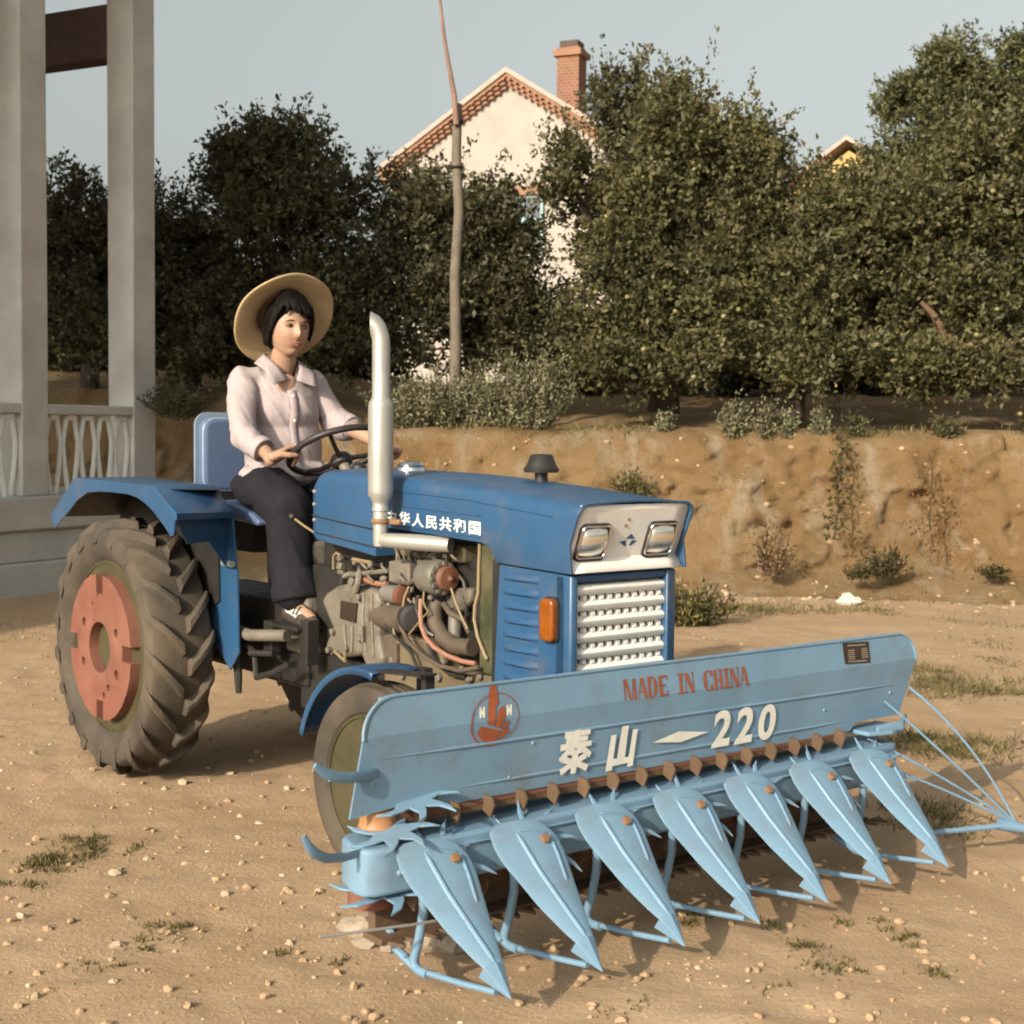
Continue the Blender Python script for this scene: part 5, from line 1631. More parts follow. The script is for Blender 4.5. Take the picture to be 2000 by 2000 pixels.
for yy in (.70, .765):
    for q in range(5):
        nb.prism([(yy, .674 - q * .0065), (yy + .03, .6735 - q * .0065), (yy + .03, .671 - q * .0065), (yy, .6715 - q * .0065)], lambda a, b, h: ppt(a, b, h), .0025, .0032)
nb.prism([(.70, .689), (.785, .686), (.785, .683), (.70, .686)], lambda a, b, h: ppt(a, b, h), .0025, .0032)
nb.prism([(.70, .641), (.785, .637), (.785, .634), (.70, .638)], lambda a, b, h: ppt(a, b, h), .0025, .0032)
nb.build('nameplate_lettering', M['platelet'], pan, smooth=0)

def decal(mb, poly, lift):
    for ab in (True, False):
        q = clip(poly, ZC, ab)
        if len(q) > 2:
            mb.add([ppt(a, b, lift) for a, b in q], [tuple(range(len(q)))])

# red stencilled words, thick and thin strokes
GL = {'M': [(0, 0, .10, 0, .10, 1, 0, 1, 'b'), (.10, 1, .30, 1, .62, 0, .40, 0, 't'), (.62, 0, .70, 0, .86, 1, .80, 1, 't'), (.84, 0, 1, 0, 1, 1, .84, 1, 'b')],
      'A': [(0, 0, .07, 0, .48, 1, .38, 1, 'b'), (.38, 1, .66, 1, 1, 0, .72, 0, 'b'), (.2, .3, .78, .3, .78, .38, .2, .38, 't')],
      'D': [(0, 0, .28, 0, .28, 1, 0, 1, 'b'), (.28, .92, .62, .92, .62, 1, .28, 1, 't'), (.28, 0, .62, 0, .62, .08, .28, .08, 't'), (.62, 0, .95, .25, .95, .75, .62, 1, 'D')],
      'E': [(0.05, 0, .38, 0, .38, 1, .05, 1, 'b'), (.38, .90, .95, .90, .95, 1, .38, 1, 't'), (.38, .46, .8, .46, .8, .55, .38, .55, 't'), (.38, 0, .98, 0, .98, .10, .38, .10, 't'), (.88, .76, .98, .76, .98, 1, .88, 1, 't'), (.9, 0, 1, 0, 1, .26, .9, .26, 't')],
      'I': [(.30, 0, .70, 0, .70, 1, .30, 1, 'b'), (.05, 0, .95, 0, .95, .09, .05, .09, 't'), (.05, .91, .95, .91, .95, 1, .05, 1, 't')],
      'N': [(.04, 0, .14, 0, .14, 1, .04, 1, 't'), (.0, 1, .34, 1, .96, 0, .64, 0, 'b'), (.86, 0, .96, 0, .96, 1, .86, 1, 't'), (0, 0, .26, 0, .26, .07, 0, .07, 't'), (.74, .93, 1, .93, 1, 1, .74, 1, 't')],
      'C': [(.0, .2, .32, .1, .32, .9, .0, .8, 'b'), (.0, .8, .3, 1, .75, 1, .32, .88, 'b'), (.0, .2, .32, .12, .75, 0, .3, 0, 'b'), (.72, .72, .98, .68, .98, 1, .72, .98, 'b'), (.72, .02, .98, .0, .98, .3, .72, .26, 'b')],
      'H': [(.05, 0, .34, 0, .34, 1, .05, 1, 'b'), (.70, 0, .95, 0, .95, 1, .70, 1, 'b'), (.34, .44, .70, .44, .70, .53, .34, .53, 't'), (0, 0, .42, 0, .42, .07, 0, .07, 't'), (.6, .93, 1, .93, 1, 1, .6, 1, 't')]}
def words(txt, y0, y1, zb0, zb1, h, m, name, gap=.018):
    mb = MB()
    wts = {'M': 1.25, 'I': .72, ' ': .85}
    tot = sum(wts.get(c, 1.0) for c in txt)
    y = y0
    per = (y1 - y0) / tot
    for c in txt:
        w = per * wts.get(c, 1.0)
        if c != ' ':
            for st_ in GL[c]:
                q = []
                for k in range(0, 8, 2):
                    yy = y + w * (.06 + .88 * st_[k])
                    zz = zb0 + (zb1 - zb0) * (yy - y0) / (y1 - y0) + h * st_[k + 1]
                    q.append((yy, zz))
                decal(mb, q, .0020 if st_[8] != 't' else .0015)
        y += w
    return mb.build(name, m, pan, smooth=0)
words('MADE IN CHINA', -.246, .247, .621, .612, .055, M['red'], 'red_lettering')
bigm = MB()
def fit_text(vs, y0, y1, z0, z1, shear, slope):
    xs = [v[0] for v in vs]; ys = [v[1] for v in vs]
    out = []
    for v in vs:
        a = (v[0] - min(xs)) / (max(xs) - min(xs)); b = (v[1] - min(ys)) / (max(ys) - min(ys))
        out.append(ppt(y0 + (y1 - y0) * a + shear * b, z0 + (z1 - z0) * b + slope * a, .0062))
    return out
def strokes(lst, y0, y1, z0, z1, shear, w, l0):
    for n_, (xa, ya, xb, yb, k_) in enumerate(lst):
        dx, dy = xb - xa, yb - ya
        L = math.hypot(dx, dy)
        ox, oy = -dy / L * w * k_ / 2, dx / L * w * k_ / 2
        q = []
        for (a, b) in ((xa + ox, ya + oy), (xb + ox * .8, yb + oy * .8), (xb - ox * .8, yb - oy * .8), (xa - ox, ya - oy)):
            q.append(ppt(y0 + (y1 - y0) * a + shear * b, z0 + (z1 - z0) * b, l0 + n_ * .00012))
        bigm.add(q, [(0, 1, 2, 3)])
strokes([(.1, .93, .92, .93, .9), (.16, .79, .86, .79, .9), (0, .65, 1, .65, .95), (.5, 1.02, .5, .64, 1.1), (.44, .66, .02, .34, 1.0), (.56, .66, 1.0, .36, 1.0), (.5, .5, .5, -.02, 1.3),
         (.14, .36, .42, .26, 1.0), (.08, .06, .44, .22, 1.0), (.86, .38, .6, .28, 1.0), (.94, .06, .58, .22, 1.0), (.3, .5, .7, .5, .8)], -.466, -.358, .449, .560, .006, .165, .0058)
strokes([(.12, -.02, .12, .84, 1.5), (.52, .1, .52, 1.02, 1.9), (.92, .0, .92, .9, 1.35), (.12, .17, .92, .17, 1.1)], -.296, -.200, .438, .550, .010, .165, .0058)
for (ya, yb, za, zb) in ((-.129, .089, .493, .496),):
    p = [ppt(ya, za, .006), ppt((ya + yb) / 2, za - .013, .006), ppt(yb, zb, .006), ppt((ya + yb) / 2 - .01, za + .019, .006)]
    bigm.add(p, [(0, 1, 2, 3)])
for i, c in enumerate('220'):
    vs, fs = text_mesh(c, 1.0, .035)
    y = .105 + i * .095
    bigm.add(fit_text(vs, y, y + .074, .446 - i * .002, .552 - i * .002, .006, 0), fs)
bigm.build('white_lettering', M['mark'], pan, smooth=0)
# ship emblem
emb = MB()
for poly in ([(-0.6885, 0.7115), (-0.6706, 0.7097), (-0.6651, 0.6622), (-0.6754, 0.6501), (-0.6832, 0.6054), (-0.7040, 0.6122), (-0.6983, 0.6592)], [(-0.6566, 0.6514), (-0.6490, 0.6499), (-0.6462, 0.6270), (-0.6644, 0.5976), (-0.6803, 0.6028), (-0.6719, 0.6365)],
             [(-0.6415, 0.6165), (-0.6363, 0.6126), (-0.6383, 0.6021), (-0.6551, 0.5921), (-0.6614, 0.5962)], [(-0.7246, 0.6090), (-0.6601, 0.5914), (-0.6799, 0.5647), (-0.7139, 0.5673), (-0.7347, 0.5912)], [(-0.6567, 0.5897), (-0.6349, 0.5974), (-0.6348, 0.5857), (-0.6557, 0.5710), (-0.6757, 0.5655)]):
    decal(emb, [(a, min(b, .706)) for a, b in poly], .0022)
rc, ry_, rz_ = (-0.6792, 0.6202), .0755, .0655
ring_o = []
for i in range(49):
    a = 2 * math.pi * i / 48
    ring_o.append((rc[0] + ry_ * math.cos(a) + .008 * math.sin(a), rc[1] + rz_ * math.sin(a)))
for i in range(48):
    a0, a1 = ring_o[i], ring_o[i + 1]
    t = .94 if 20 < i < 40 else .965
    c0 = (rc[0] + (a0[0] - rc[0]) * t, rc[1] + (a0[1] - rc[1]) * t); c1 = (rc[0] + (a1[0] - rc[0]) * t, rc[1] + (a1[1] - rc[1]) * t)
    decal(emb, [a0, a1, c1, c0], .0018)
emb.build('ship_emblem', M['red'], pan, smooth=0)
wl = MB()
for (yc, zc) in ((-0.7200, 0.6419), (-0.6354, 0.6391)):
    for (a, b, c, d) in ((-.008, -.013, -.003, .013), (-.006, .011, .006, -.011), (.003, -.013, .008, .013)):
        wl.add([ppt(yc + a, zc + b, .0016), ppt(yc + a + .006, zc + b, .0016), ppt(yc + c + .003, zc + d, .0016), ppt(yc + c - .003, zc + d, .0016)], [(0, 1, 2, 3)])
wl.build('emblem_lettering', M['mark'], pan, smooth=0)

# hollow body: rear frame, deck, belts
fr = MB().box((2.455, -.02, .68), (.04, 1.9, .03)).box((2.40, -.02, .45), (.05, 1.9, .05)).box((2.34, -.15, .52), (.2, .08, .08)).box((2.34, .15, .52), (.2, .08, .08)).box((2.38, -.75, .56), (.04, .05, .24)).box((2.38, .70, .56), (.04, .05, .24))
fr.build('mounting_frame', M['sky'], reap, smooth=0, bevel=.004)
dk = MB()
dko = [(2.40, -1.04), (2.425, -1.062), (2.515, -1.088), (2.548, -1.082), (2.564, -1.060), (2.570, -1.02), (2.570, .86), (2.55, .905), (2.50, .925), (2.40, .925)]
dk.prism(dko, lambda a, b, h: (a, b, h), 0.258, .370)
deck = dk.build('deck', M['sky'], reap, smooth=50, bevel=.010, bseg=3)
MB().tube([(2.574, y, .345) for y in (-1.0, -.4, .2, .85)], .004, n=6).box((2.5735, -.95, .315), (.006, .02, .02)).ball((2.575, -1.0, .31), .008, n=8).ball((2.575, -.9, .33), .008, n=8).ball((2.575, .5, .32), .008, n=8).build('deck_rib', M['sky'], deck)
def belt(z0, z1, xf, ya, yb, name):
    pth = [(xf - .055, ya), (xf - .02, ya - .025), (xf, ya + .005), (xf, yb - .02), (xf - .02, yb), (xf - .10, yb), (xf - .10, ya)]
    b = MB().prism(pth, lambda a, b_, h: (a, b_, h), z0, z1).build(name, M['rust'], reap, smooth=30, bevel=.003)
    st_ = MB()
    zc = (z0 + z1) / 2
    st_.add([(xf + .0015, ya + .03, zc - .004), (xf + .0015, yb - .03, zc - .004), (xf + .0015, yb - .03, zc + .005), (xf + .0015, ya + .03, zc + .005)], [(0, 1, 2, 3)])
    st_.build('belt_stripe', M['rustred'], b, smooth=0)
    y = ya + .06
    k = 0
    while y < yb:
        w = .044
        MB().prism([(xf - .002, z0 + .002), (xf + w * .7, z0 - .012), (xf + w, zc - .002), (xf + w * .75, z1 - .004), (xf - .002, z1 - .001)], XZ, y - .003, y + .003).build('belt_lug', M['rust'], b, smooth=0)
        y += .1045
        k += 1
    return b
belt(.393, .436, 2.498, -.965, .735, 'upper_belt')
belt(.205, .255, 2.500, -.985, .735, 'lower_belt')
dr = MB().lathe([(.0, 0), (.044, .002), (.048, .008), (.044, .018), (.044, .030), (.048, .040), (.044, .046), (0, .047)], (2.462, -.985, .386), (0, 0, 1), 28)
dr.build('belt_roller', M['drum'], reap, smooth=40)
MB().lathe([(.0, 0), (.055, .002), (.055, .05), (0, .051)], (2.455, -1.0, .204), (0, 0, 1), 28).build('belt_roller', M['rustred'], reap, smooth=40)
MB().box((2.44, -.06, .115), (.08, 1.85, .016)).box((2.40, -.06, .16), (.03, 1.8, .09)).build('cutter_bar', M['rust'], reap, smooth=0)
kn = MB()
for i in range(38):
    y = -.97 + i * .05
    kn.prism([(2.475, y), (2.525, y + .018), (2.525, y + .024), (2.475, y + .044)], lambda a, b, h: (a, b, h), .108, .116)
kn.build('knife_teeth', M['rust'], reap, smooth=0)

def star(c, axis_, r, n, name, parent, m, ph=0.0, rin=.32, curve=.5, th=.006):
    a_, b_, d_ = frame(axis_)
    c = Vector(c)
    mb = MB()
    pts = []
    for i in range(n):
        t0 = 2 * math.pi * i / n + ph
        st_ = 2 * math.pi / n
        for (rr, dt) in ((rin * 1.15, -.42), (.52, -.20), (.78, .06), (1.0, .34), (.80, .28), (.58, .22)):
            t = t0 + dt * st_ * (curve * 1.2 + .3)
            pts.append((rr * r * math.cos(t), rr * r * math.sin(t)))
    mb.prism(pts, lambda a, b, h: c + a_ * a + b_ * b + d_ * h, -th / 2, th / 2)
    return mb.build(name, m, parent, smooth=0, bevel=.002)
star((2.52, -.985, .392), (.16, -.22, 1), .115, 7, 'star_wheel', reap, M['sky'], ph=.3)
star((2.505, -.915, .452), (.16, -.12, 1), .120, 7, 'star_wheel', reap, M['sky'], ph=.9)
star((2.50, -.975, .252), (.10, -.10, 1), .150, 7, 'star_wheel', reap, M['sky'], ph=.1)
MB().tube([(2.50, -.98, .39), (2.50, -.975, .25)], .018, n=12).build('star_spindle', M['rust'], reap)
# curved horn guides at the left end
hg = MB().tube([(2.585, -1.262, .442), (2.585, -1.25, .418), (2.58, -1.228, .395), (2.565, -1.19, .375), (2.545, -1.13, .362), (2.53, -1.08, .36)], [.007, .010, .012, .012, .012, .012], n=10, flat=.35, up=(0, 0, 1))
hg.build('horn_guide', M['sky'], reap)
hg = MB().tube([(2.565, -1.222, .588), (2.56, -1.195, .568), (2.555, -1.16, .552), (2.545, -1.12, .542), (2.525, -1.05, .535), (2.50, -1.0, .53)], [.008, .012, .013, .013, .013, .012], n=10, flat=.35, up=(0, 0, 1))
hg.build('horn_guide', M['sky'], reap)
MB().tube([(2.55, -1.175, .545), (2.54, -1.13, .535), (2.52, -1.07, .53)], [.004, .009, .01], n=8, flat=.5).build('horn_guide', M['sky'], reap)
MB().tube([(2.60, -1.23, .215), (2.62, -1.0, .20), (2.62, -.93, .195)], .0035, n=6).build('guide_pin', M['alu'], reap)

# the seven dividers, one built, six copied
DU = Vector((.6808, 0, -.7325))
DV = Vector((0, 1, 0))
DN = Vector((.7325, 0, .6808))
D0 = Vector((2.615, -.89, .325))
def dpt(u, v, h=0.0):
    return D0 + DU * u + DV * v + DN * h
out_d = [(-.061, -.125), (-.064, -.091), (-.064, -.05), (-.061, -.006), (-.053, .018), (-.036, .042), (-.008, .058), (.028, .061), (.064, .055), (.13, .042), (.195, .030), (.270, .014), (.270, -.030), (.235, -.048), (.155, -.084), (.09, -.106), (.05, -.121), (.022, -.129), (-.009, -.133), (-.037, -.131)]
def crown_h(u, v):
    # the sheet is pressed: a slight ridge along its axis, edges turned down
    ctr = -.035 * (1 - (u + .06) / .33)
    e = (v - ctr) / (.10 * (1 - (u + .06) / .40) + .012)
    return .010 * (1 - min(1.2, abs(e)) ** 2)
def make_divider():
    mb = MB()
    rows_, k = [], 18
    us = np.linspace(-.064, .27, 26)
    def width(u):
        lo, hi = 9, -9
        for i in range(len(out_d)):
            a, b = out_d[i], out_d[(i + 1) % len(out_d)]
            if (a[0] - u) * (b[0] - u) <= 0 and abs(a[0] - b[0]) > 1e-9:
                t = (u - a[0]) / (b[0] - a[0])
                vv = a[1] + (b[1] - a[1]) * t
                lo, hi = min(lo, vv), max(hi, vv)
        return lo, hi
    us[0] = -.0632
    vs, fs = [], []
    for u in us:
        lo, hi = width(min(.2699, u))
        for j in range(k):
            v = lo + (hi - lo) * j / (k - 1)
            vs.append(dpt(u, v, crown_h(u, v)))
    for i in range(len(us) - 1):
        for j in range(k - 1):
            fs.append((i * k + j, i * k + j + 1, (i + 1) * k + j + 1, (i + 1) * k + j))
    mb.add(vs, fs)
    d = mb.build('divider', M['sky'], reap, smooth=50, solid=.005, bevel=.0015)
    # the divider's own ridges are pressed in its sheet
    rg = MB()
    def ridge(pts, r):
        n = 12
        P_ = []
        for i in range(n + 1):
            t = i / n * (len(pts) - 1)
            a = min(int(t), len(pts) - 2)
            f_ = t - a
            u = pts[a][0] * (1 - f_) + pts[a + 1][0] * f_
            v = pts[a][1] * (1 - f_) + pts[a + 1][1] * f_
            P_.append(dpt(u, v, crown_h(u, v) + .0015))
        rg.tube(P_, [.001] + [r] * (n - 1) + [.001], n=8)
    ridge([(-.036, -.060), (.077, -.046), (.183, -.024), (.265, -.006)], .0065)
    ridge([(-.013, .036), (.045, .031), (.118, .018)], .0055)
    ridge([(-.036, -.058), (-.030, -.02), (-.013, .036)], .004)
    rg.build('pressed_ridge', M['sky'], d)
    # nose shoe
    sh = MB()
    a0, a1, tp = dpt(.262, -.038, .008), dpt(.262, .020, .008), dpt(.352, .002, .0)
    b0, b1 = dpt(.270, -.036, -.03), dpt(.270, .018, -.03)
    mid = dpt(.262, -.008, .018)
    sh.add([a0, mid, a1, tp, b0, b1], [(0, 1, 3), (1, 2, 3), (0, 4, 3), (2, 3, 5), (4, 5, 3), (0, 1, 2, 5, 4)])
    sh.build('nose_shoe', M['sky'], d, smooth=0, bevel=.0025)
    bt_ = MB().lathe([(.0, .022), (.011, .021), (.0125, .014), (.0125, .008), (.0, .008)], dpt(0, .012, .0), DN, 8)
    bt_.build('bolt', M['boltm'], d, smooth=20)
    rd = MB()
    top = Vector((2.572, -.930, .270))
    ben = [(2.565, -.925, .20), (2.548, -.925, .13), (2.530, -.925, .085), (2.530, -.925, .064), (2.548, -.924, .055), (2.58, -.922, .055)]
    rd.tube([top] + [Vector(b) for b in ben], .0115, n=10)
    rd.tube([(2.56, -.922, .056), (2.70, -.910, .066), (2.806, -.897, .076)], .0075, n=8)
    rd.tube([(2.545, -.925, .056), (2.46, -.93, .085), (2.44, -.935, .13)], .011, n=8)
    rd.build('skid_rod', M['sky'], d)
    sw_ = star(dpt(.0, .012, -.018), DN, .128, 8, 'star_wheel', d, M['sky'], ph=.2, curve=.35)
    return d
d0 = make_divider()
for i in range(1, 7):
    dy = i * .2742
    c = d0.copy()
    COL.objects.link(c)
    c.parent = reap
    c.location = (d0.location.x, d0.location.y + dy, d0.location.z)
    for ch in list(d0.children):
        e = ch.copy()
        COL.objects.link(e)
        e.parent = c
        if 'star_wheel' in e.name:
            cc = Vector(dpt(.0, .012, -.018))
            q = Matrix.Translation(cc) @ Matrix.Rotation(i * .37, 4, DN) @ Matrix.Translation(-cc)
            e.matrix_local = q
# end divider made of bent rods, on the far right
tip = Vector((2.764, 1.247, .10))
gr = MB()
for (s0, bulge) in (((2.505, 1.025, .527), .034), ((2.515, .887, .497), .006), ((2.52, .80, .39), .010), ((2.56, .93, .27), .006)):
    s0 = Vector(s0)
    P_ = []
    for i in range(11):
        t = i / 10
        p = s0.lerp(tip, t)
        p += (Vector((.45, .3, .75))).normalized() * (bulge * 4 * t * (1 - t))
        P_.append(p)
    gr.tube(P_, .0042, n=7)
gr.tube([(2.639, .93, .095), (2.70, 1.09, .097), tip], .009, n=8)
gr.tube([tip - Vector((.03, .05, -.002)), tip + Vector((.05, .09, -.03))], [.020, .012], n=10)
gr.build('rod_divider', M['sky'], reap)
MB().prism([(2.46, .76), (2.55, .765), (2.575, .85), (2.56, .93), (2.50, .955), (2.44, .94)], lambda a, b, h: (a, b, h), .405, .418).build('end_plate', M['sky'], reap, smooth=0, bevel=.003)
MB().tube([(2.52, .99, .438), (2.57, .90, .425), (2.555, .80, .42)], [.012, .02, .015], n=10, flat=.4, up=(0, 0, 1)).build('horn_guide', M['sky'], reap)

# ------------------------------------------------------------------ the driver
PB = (.32, 0, 1.05)
per = thing('person', 'smiling woman in a pink shirt and straw hat sitting at the tractor wheel', 'person', t2w(PB), TRZ, base=PB)
Hd = Vector((.378, -.012, 1.728))
hq = Matrix.Rotation(R(-4), 3, 'Z') @ Matrix.Rotation(R(2), 3, 'Y') @ Matrix.Rotation(R(-3), 3, 'X')
def hp(x, y, z):
    return Hd + hq @ Vector((x, y, z))
def head_geo(mb, hair=False):
    n, k = 56, 40
    vs, fs = [], []
    for i in range(k + 1):
        ph = math.pi * i / k
        for j in range(n):
            th = 2 * math.pi * j / n
            x, y, z = math.sin(ph) * math.cos(th), math.sin(ph) * math.sin(th), math.cos(ph)
            X, Y, Z = x * .094, y * .078, z * .116
            if z < .1:
                t = min(1, (.1 - z) / 1.1)
                Y *= 1 - .23 * t ** 1.8
                if x > 0:
                    X *= 1 - .05 * t
                else:
                    X *= 1 - .45 * t
            if x > 0:
                # flatter face
                X = X * (1 - .06 * x) + .0
                g = lambda cy, cz, sy, sz: math.exp(-((Y - cy) / sy) ** 2 - ((Z - cz) / sz) ** 2) * min(1, x * 2)
                X += .021 * g(0, -.030, .012, .017) + .011 * g(0, -.008, .008, .020)
                X -= .008 * (g(.031, .004, .017, .012) + g(-.031, .004, .017, .012))
                X += .004 * (g(.034, -.034, .022, .020) + g(-.034, -.034, .022, .020))
                X += .006 * g(0, -.064, .022, .010) - .005 * g(0, -.080, .02, .006) + .010 * g(0, -.098, .022, .014)
                X += .004 * (g(.03, .024, .02, .008) + g(-.03, .024, .02, .008))
                X -= .004 * g(0, -.048, .012, .005)
            vs.append(hp(X, Y, Z))
    for i in range(k):
        for j in range(n):
            j2 = (j + 1) % n
            fs.append((i * n + j, (i + 1) * n + j, (i + 1) * n + j2, i * n + j2))
    mb.add(vs, fs)

SHR, SHL = Vector((.292, -.162, 1.522)), Vector((.318, .128, 1.508))
ELR, ELL = Vector((.472, -.256, 1.308)), Vector((.395, .190, 1.375))
aR, aL = R(-104), R(94)
gripR, gripL = rim_pt(aR), rim_pt(aL)

def rim_frame(a):
    o = (rim_pt(a) - sw_c).normalized()
    t = en.cross(o).normalized()
    return o, t
def hand(mb, a, wrist, s):
    """closed grip round the rim; returns the wrist point"""
    o, t = rim_frame(a)
    g = rim_pt(a)
    # palm lies outside the rim, fingers pass over its top and curl inwards
    kn = g + o * .034 + en * .010
    hb = g + o * .075 - en * .004
    side = t
    for f_ in range(4):
        off = (f_ - 1.5) * .0218
        L = [1.0, 1.08, 1.04, .9][f_]
        rt = .0235
        c = g + side * off
        base = hb + side * off * .8
        P_ = [base, kn + side * off]
        for ang in (55, 105, 160, 205, 245):
            q = R(ang * (.92 + .08 * L))
            P_.append(c + o * (math.cos(q) * rt * 1.05) + en * (math.sin(q) * rt))
        rr = [.0118, .0108, .0102, .0098, .0094, .0088, .0076]
        for i in range(len(P_) - 1):
            mb.capsule(P_[i], P_[i + 1], rr[i], rr[i + 1], 10)
    mb.capsule(hb + side * -.026, kn + side * -.026, .017, .014, 12)
    mb.capsule(hb + side * .024, kn + side * .024, .017, .014, 12)
    mb.capsule(hb, kn, .020, .016, 12)
    # thumb leaves the side of the palm and lies along the rim below
    th = [hb + side * (s * .026) - en * .004, g + o * .046 + side * (s * .040) - en * .006, g + o * .018 + side * (s * .046) - en * .016, g - o * .006 + side * (s * .044) - en * .019]
    for i in range(3):
        mb.capsule(th[i], th[i + 1], [.015, .0125, .011][i], [.0125, .011, .009][i], 10)
    mb.capsule(wrist, hb, .0250, .023, 14)

wrR = gripR + Vector((-.088, -.050, .012))
wrL = gripL + Vector((-.085, .060, .035))
body = MB()
head_geo(body)
NB = Vector((.315, -.005, 1.555))
body.capsule(NB, hp(-.018, 0, -.085), .054, .047, 20)
body.ball(hp(-.005, -.074, -.012), (.018, .009, .028), hq, 12)
body.ball(hp(-.005, .074, -.012), (.018, .009, .028), hq, 12)
body.ball((.312, 0, 1.44), (.078, .115, .14))
body.ball((.40, -.03, 1.50), (.028, .05, .05))
body.ball((.32, 0, 1.22), (.085, .12, .18))
body.capsule(SHR.lerp(SHL, .08), SHR.lerp(SHL, .92), .034, .034)
for (sh, el, wr) in ((SHR, ELR, wrR), (SHL, ELL, wrL)):
    body.capsule(sh.lerp(el, .12), el, .032, .034)
    body.capsule(el, wr, .036, .025)
hand(body, aR, wrR, 1)
hand(body, aL, wrL, -1)
HIP_R, HIP_L = Vector((.30, -.09, 1.115)), Vector((.30, .09, 1.115))
KN_R, KN_L = Vector((.615, -.150, 1.045)), Vector((.640, .115, 1.045))
AN_R, AN_L = Vector((.690, -.165, .700)), Vector((.750, .120, .70))
for (h_, k_, a_) in ((HIP_R, KN_R, AN_R), (HIP_L, KN_L, AN_L)):
    body.capsule(h_, k_, .068, .050)
    body.capsule(k_, a_, .048, .032)
    body.capsule(a_, a_ + Vector((.13, -.01, -.042)), .030, .022)
bo = mesh_obj('body', remesh(body, .0036, 2, .4), M['skin'], per)

# face details
fc = MB()
for s in (-1, 1):
    e_ = MB().ball(hp(.0785, s * .032, .003), (.006, .0140, .0042), hq, 14).build('eye', M['eyew'], bo)
    MB().ball(hp(.0818, s * .032 - .0010, .003), (.0048, .0062, .0044), hq, 12).build('iris', M['iris'], bo)
    ld = MB()
    ld.tube([hp(.0775, s * .0165, .0015), hp(.0835, s * .024, .0075), hp(.0840, s * .032, .0085), hp(.079, s * .041, .006), hp(.072, s * .047, .002)], [.0012, .0022, .0024, .002, .001], n=6)
    ld.build('eyelid', M['hair'], bo)
    br = MB().tube([hp(.0855, s * .015, .0195), hp(.0870, s * .026, .0250), hp(.0825, s * .038, .0245), hp(.0735, s * .049, .019)], [.0015, .0026, .0024, .001], n=7, flat=.6)
    br.build('eyebrow', M['hair'], bo)
lp = MB()
lp.tube([hp(.065, -.0335, -.0475), hp(.0868, -.016, -.0585), hp(.0930, -.003, -.0600), hp(.0915, .004, -.0602), hp(.0860, .016, -.0585), hp(.064, .0335, -.0475)], [.0012, .0040, .0046, .0046, .0040, .0012], n=8)
lp.tube([hp(.073, -.024, -.0585), hp(.0872, -.011, -.0660), hp(.0902, 0, -.0682), hp(.0872, .011, -.0660), hp(.073, .024, -.0585)], [.001, .0030, .0036, .0030, .001], n=8)
lp.build('lips', M['lip'], bo)
ns = MB()
for s in (-1, 1):
    ns.ball(hp(.098, s * .0075, -.0405), (.004, .0032, .0018), hq, 8)
ns.build('nostril', M['lip'], bo)

# hair: a cap of locks, parted with a fringe swept to her left
hr = MB()
hr.ball(hp(-.017, 0, .027), (.098, .088, .100), hq, 28)
hr.ball(hp(-.040, 0, -.015), (.075, .084, .085), hq, 24)
for s in (-1, 1):
    for (x, z, r) in ((.028, .045, .026), (.014, .015, .026), (.000, -.015, .024), (-.014, -.040, .022), (-.026, -.058, .018))[:(5 if s < 0 else 3)]:
        hr.ball(hp(x, s * .072, z), (r, .018, r * 1.15), hq, 12)
locks = [[(.030, -.022, .124), (.078, -.004, .098), (.100, .014, .066), (.097, .030, .036)],
         [(.030, -.010, .126), (.074, .018, .094), (.096, .034, .060), (.085, .052, .024)],
         [(.030, .005, .124), (.072, .040, .086), (.080, .060, .046), (.064, .072, -.004)],
         [(.030, .015, .120), (.056, .060, .074), (.052, .076, .028), (.036, .082, -.030)],
         [(.020, -.034, .122), (.058, -.052, .092), (.060, -.070, .058), (.048, -.080, .022)],
         [(.024, -.035, .118), (.054, -.062, .074), (.046, -.080, .030), (.030, -.086, -.020)],
         [(.018, -.04, .112), (.036, -.076, .060), (.026, -.088, .000), (.008, -.088, -.060)],
         [(.018, .04, .112), (.036, .076, .060), (.026, .088, .000), (.008, .088, -.050)],
         [(.030, -.018, .122), (.080, .006, .096), (.102, .028, .058)],
         [(.030, -.022, .122), (.078, -.016, .098), (.097, -.006, .066), (.101, .006, .042)],
         [(.030, -.026, .122), (.074, -.028, .098), (.092, -.022, .070), (.097, -.014, .052)],
         [(.028, -.030, .122), (.068, -.040, .094), (.082, -.044, .068), (.080, -.050, .046)]]
for lk in locks:
    for i in range(len(lk) - 1):
        hr.capsule(hp(*lk[i]), hp(*lk[i + 1]), [.020, .014, .009][i], [.014, .009, .003][i], 10)
mesh_obj('hair', remesh(hr, .0036, 1, .4), M['hair'], bo)

# straw hat, worn tipped back
HC = Vector((.318, 0.0, 1.775))
hax = Vector((-.80, .02, .60)).normalized()
ha, hb_, _ = frame(hax)
vs, fs = [], []
prof = [(.208, -.012), (.200, -.014), (.17, -.008), (.14, .0), (.112, .008), (.102, .020), (.100, .045), (.094, .075), (.080, .098), (.055, .112), (.025, .118), (.0, .119)]
n = 72
for i in range(n):
    th = 2 * math.pi * i / n
    wob = .010 * math.sin(2 * th + .6) + .004 * math.sin(5 * th)
    for (r_, h_) in prof:
        k_ = max(0, (r_ - .11) / .1)
        vs.append(HC + (ha * math.cos(th) + hb_ * math.sin(th)) * (r_ * (1 + .02 * k_ * math.sin(3 * th + 1))) + hax * (h_ + wob * k_))
k = len(prof)
for i in range(n):
    i2 = (i + 1) % n
    for j in range(k - 1):
        fs.append((i * k + j, i2 * k + j, i2 * k + j + 1, i * k + j + 1))
ht = MB().add(vs, fs).build('straw_hat', M['straw'], bo, smooth=60, solid=.004, merge=True)

